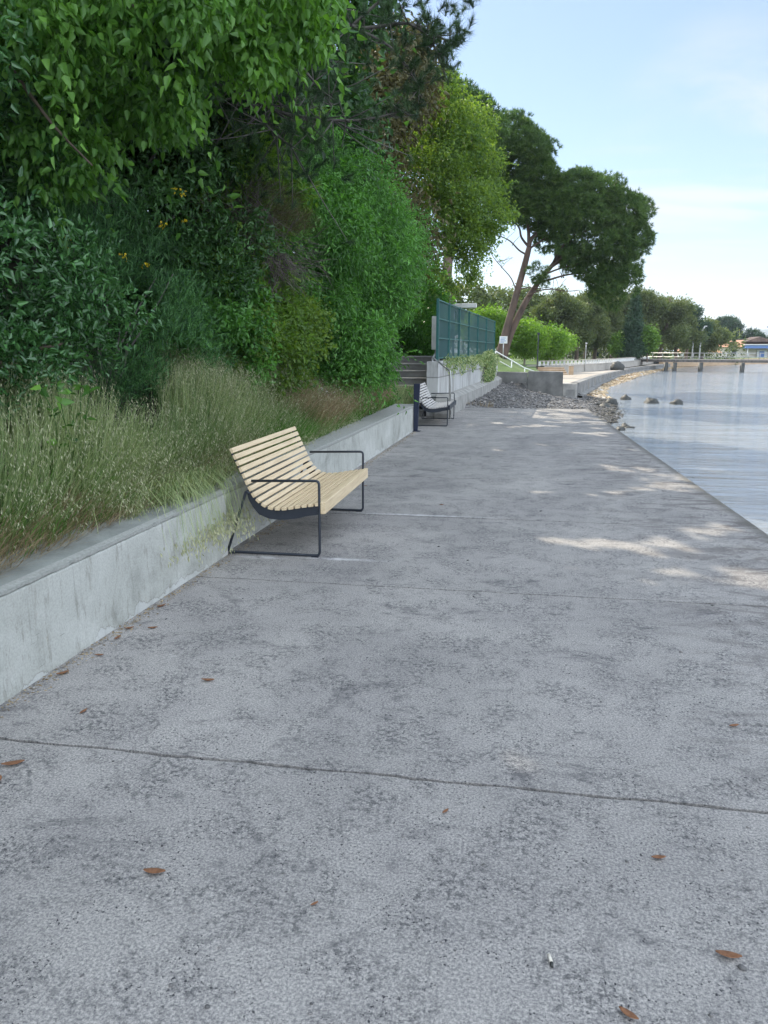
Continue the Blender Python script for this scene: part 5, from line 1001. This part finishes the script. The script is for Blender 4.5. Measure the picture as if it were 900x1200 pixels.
blades('dry_weeds', P, rs.uniform(.3, .8, n), rs.uniform(.004, .008, n), rs.uniform(.1, .6, n), 'gr_dry', rs, 'reddish brown dry weeds on the bank before the bollard', 'weeds', .12, 'gr_head')
P = bank_pts(11000, 8.0, 16.4, -.16, 1.3, 1.0, .12); n = len(P)
blades('green_weeds', P, rs.uniform(.2, .55, n), rs.uniform(.005, .010, n), rs.uniform(.1, .7, n), 'gr_green', rs, 'green weeds mixed among the dry stalks near the bollard', 'weeds')
# plants behind the second bench
n = 11000; P = np.stack([rs.uniform(-3.6, -2.5, n), rs.uniform(16.35, 19.4, n), np.full(n, .35)], 1)
blades('planter_weeds', P, rs.uniform(.25, .62, n), rs.uniform(.006, .012, n), rs.uniform(.1, .7, n), 'gr_oat', rs, 'green and yellowish weeds growing behind the second bench', 'weeds', .1, 'gr_head')
# tuft drooping over the wall at the seam, and a fringe of shorter ones
n = 520; P = np.stack([-2.68 + rs.normal(size=n) * .09, 5.7 + rs.normal(size=n) * .34, np.full(n, .5)], 1); h = rs.uniform(.45, .8, n)
a = rs.normal(size=n) * 1.0 - .1; V = []
o = None
D0 = np.stack([np.cos(a) * 1, np.sin(a) * .8 - .2, np.zeros(n)], 1); s = unit(np.stack([-np.sin(a), np.cos(a), np.zeros(n)], 1)) * .0034
for t_ in (0, .35, .7, 1.0):
    c = P + D0 * (h * .62 * t_)[:, None] + np.array([0, 0, 1]) * (h * (1.5 * t_ - 1.8 * t_ * t_))[:, None]; V += [c - s * (1 - t_ * .8), c + s * (1 - t_ * .8)]
V = np.stack(V, 1); b = (np.arange(n) * 8)[:, None]; F = np.concatenate([b + np.array([[0, 1, 3, 2]]), b + np.array([[2, 3, 5, 4]]), b + np.array([[4, 5, 7, 6]])])
dg = npmesh('drooping_oats', V.reshape(-1, 3), F, M['gr_oat'], attrs={'rnd': np.repeat(rs.random(n) * .7 + .3, 8)}); tag(dg, 'tuft of wild oats drooping over the wall just left of the bench', 'grass tuft', kind='stuff')
tipc = V[:, 6] ; PP = np.repeat(tipc, 5, 0) + rs.normal(size=(n * 5, 3)) * .018
o2 = leaves('seed_heads', PP, np.array([.1, 0, -1]) + rs.normal(size=PP.shape) * .3, rs.uniform(.025, .045, n * 5), .28, T_DIAM, M['gr_head'], rs); tag(o2, 'pale seed heads of the tuft drooping over the wall', 'seed heads', kind='stuff')
# white daisies among the dry weeds
n = 420; P = bank_pts(n, 11.5, 15.9, .0, .8); P[:, 2] += rs.uniform(.25, .6, n); PP = np.repeat(P, 6, 0) + rs.normal(size=(n * 6, 3)) * .012
o = leaves('white_flowers', PP, rs.normal(size=PP.shape) * np.array([1, 1, .3]), .036, .6, T_DIAM, M['petal'], rs); tag(o, 'small white flowers scattered over the dry weeds near the bollard', 'flowers', kind='stuff')
# leafy weeds poking out of the grass at far left
rs2 = np.random.RandomState(77)
for j, (x, y, l) in enumerate(((-3.15, 5.0, 'light green leafy weed standing in the oats under the dark gap'), (-3.05, 3.35, 'yellowish leafy weed at the left edge of the picture'))):
    z0 = bz(x, y); e = tree('leafy_weed', l, 'weed', (x, y, z0)); mb = MB(); LP = []
    for i in range(6):
        tp_ = Vector((x + rs2.normal() * .14, y + rs2.normal() * .12, z0 + rs2.uniform(.55, .85))); q = wander((x, y, z0), tp_, 4, .02, i); mb.tube(q, .003, 4); LP += [tuple(q[2]), tuple(q[3]), tuple(q[3]), tuple(q[4]), tuple(q[4]), tuple(q[4])]
    mb.build('stems', M['gr_green'], e, off=(x, y, z0)); LP = np.array(LP); leaves('leaves', LP, rs2.normal(size=LP.shape) * np.array([1, 1, .5]) + np.array([0, 0, .2]), rs2.uniform(.05, .10, len(LP)), .8, T_OVATE, M['lf_lime'], rs2, e, (x, y, z0))
# creepers on the block wall
def hang(name, label, cat, y0, y1, z1, drop, n, seed, kind=None):
    rs_ = np.random.RandomState(seed); y = rs_.uniform(y0, y1, n); d = rs_.random(n) ** 1.4 * drop * (.35 + .65 * np.abs(np.sin(y * 1.3 + seed))); x = bwx(y) + .03 + rs_.random(n) * .10; z = z1 - d + .12 * rs_.random(n)
    P = np.stack([x, y, z], 1); o = leaves(name, P, np.array([.2, 0, -.8]) + rs_.normal(size=P.shape) * .5, rs_.uniform(.05, .12, n), .35, T_DIAM, M['gr_oat'] if seed % 2 else M['lf_green'], rs_); return tag(o, label, cat, kind=kind)
hang('wall_creeper', 'green creeper fringe trailing over the top of the block wall', 'creeper', 20.2, 35.5, 1.43, .5, 2600, 401, 'stuff')
hp = hang('hanging_plant', 'big bushy plant hanging down the middle of the block wall', 'plant', 29.0, 32.4, 1.5, .3, 600, 403)
hp.data.name = 'hanging_plant'
rs3 = np.random.RandomState(9); n = 5000; y = rs3.normal(30.9, .75, n); zz_ = rs3.uniform(.45, 1.65, n); P = np.stack([bwx(y) + .08 + rs3.random(n) * .22 * np.sin(np.clip((zz_ - .3) / 1.5, 0, 1) * 3.1), y, zz_], 1)
o = leaves('trails', P, np.array([.3, 0, -.6]) + rs3.normal(size=P.shape) * .5, rs3.uniform(.06, .14, n), .35, T_DIAM, M['gr_oat'], rs3, hp)
# grass fringe on the slab's far end and tufts along wall foot
n = 110; P = np.stack([rs.uniform(-1.5, -.6, n), 22.85 + rs.random(n) * .4, np.full(n, .0)], 1)
blades('shore_tuft', P, rs.uniform(.08, .3, n), np.full(n, .006), rs.uniform(.1, .9, n), 'gr_dry', rs, 'sparse dry tuft at the foot of the block wall by the gravel', 'grass tuft')

# ================================================================ SMALL THINGS ON THE PAVEMENT
def dry_leaf(x, y, L, rz, label, curl=.35, z=.004):
    mb = MB(); rr = random.Random(label); n = 7; vs = []
    for i in range(n):
        t = i / (n - 1); w = math.sin(math.pi * min(.98, t * .92 + .04)) ** .8 * .2 * L; c = curl * L * (t - .5) ** 2 * 1.4
        vs += [(t * L - L / 2, -w, c + w * .6 + .001), (t * L - L / 2, rr.uniform(-.03, .03) * L, c), (t * L - L / 2, w, c + w * .4 + .001)]
    fs = [(3 * i + j, 3 * i + j + 1, 3 * i + j + 4, 3 * i + j + 3) for i in range(n - 1) for j in range(2)]; mb.add(vs, fs, True); o = mb.build('dry_leaf', M['deadleaf']); o.location = (x, y, z); o.rotation_euler = (0, 0, rz); m = o.modifiers.new('thick', 'SOLIDIFY'); m.thickness = .0015
    return tag(o, label, 'leaf', 'dry leaves on the pavement')
LV = [(-1.12, 2.02, 0.075, 0.1, 'brown dry leaf lying alone in the lower left foreground slab'), (-2.01, 2.54, 0.09, 0.5, 'upper of two dry leaves at the left edge below the joint'), (-1.99, 2.42, 0.06, 1.9, 'lower of two dry leaves at the left edge below the joint'), (-1.53, 3.45, 0.07, 0.1, 'dry leaf on the second slab, centre left, well away from the wall'), (-1.98, 3.02, 0.05, 1.4, 'small upright dry leaf on the second slab near the wall'), (-0.56, 1.97, 0.028, 0.8, 'tiny russet leaf scrap below the centre of the nearest slab'), (0.66, 1.97, 0.07, -0.1, 'dark brown dry leaf near the lower right corner'), (0.35, 1.72, 0.055, -0.6, 'curled brown leaf at the bottom edge, right of centre'), (-0.2, 2.52, 0.035, 1.0, 'orange brown leaf scrap just below the long joint'), (-2.33, 3.4, 0.07, 0.9, 'first dry leaf against the foot of the wall, nearest the viewer'), (-2.27, 3.66, 0.05, 0.2, 'dry leaf a little out from the wall foot'), (-2.3, 3.92, 0.06, 1.5, 'dry leaf at the wall foot below the rusty stain'), (-2.17, 4.11, 0.06, 0.4, 'pale tan dry leaf beside the debris line'), (-2.31, 4.08, 0.06, 0.6, 'dark dry leaf caught in the wall foot debris'), (-2.3, 4.5, 0.07, 1.0, 'dry leaf near the wall short of the bench frame'), (1.05, 3.4, 0.05, 0.4, 'dark leaf scrap on the right side of the second slab'), (-0.76, 8.21, 0.05, 0.3, 'distant dark leaf in the middle of the promenade'), (0.54, 2.38, 0.05, 0.2, 'rust coloured leaf scrap right of centre below the joint'), (-1.83, 9.23, 0.05, 0.3, 'dark leaf past the front leg of the first bench')]
for a_ in LV: dry_leaf(*a_)
cg = empty('cigarette_butt', (.16, 1.86, .001), 1.75); cg.scale = (1.25, 1.25, 1.25); tag(cg, 'crushed cigarette butt with a dark end near the bottom centre', 'cigarette butt')
mb = MB(); mb.tube([(0, 0, .004), (.016, 0, .004), (.024, .001, .004)], [.0042, .0038, .004], 8); mb.build('filter', M['cig'], cg); mb = MB(); mb.tube([(-.012, .001, .004), (-.0005, 0, .004)], [.003, .0045], 8); mb.build('burnt_end', M['rock'], cg)
# grit and litter gathered at the wall foot
rs = np.random.RandomState(55); n = 2600; y = 2.4 + 13.5 * rs.random(n) ** 1.3; x = -2.44 + .0265 * (y - 2.5) + .012 + np.abs(rs.normal(size=n)) * .045
P = np.stack([x, y, np.full(n, .002)], 1); o = leaves('litter', P, rs.normal(size=P.shape) * np.array([1, 1, .15]), rs.uniform(.006, .028, n), .4, T_DIAM, M['gr_dry'], rs); tag(o, 'fine brown litter gathered along the foot of the wall', 'litter', kind='stuff')
n = 1500; P = np.stack([rs.uniform(-2.2, 2.3, n), 1.2 + 14 * rs.random(n) ** 1.5, np.full(n, .002)], 1); o = stones('grit', P, .0035, M['st_grey'], 56); tag(o, 'fine grit scattered over the pavement', 'grit', kind='stuff')
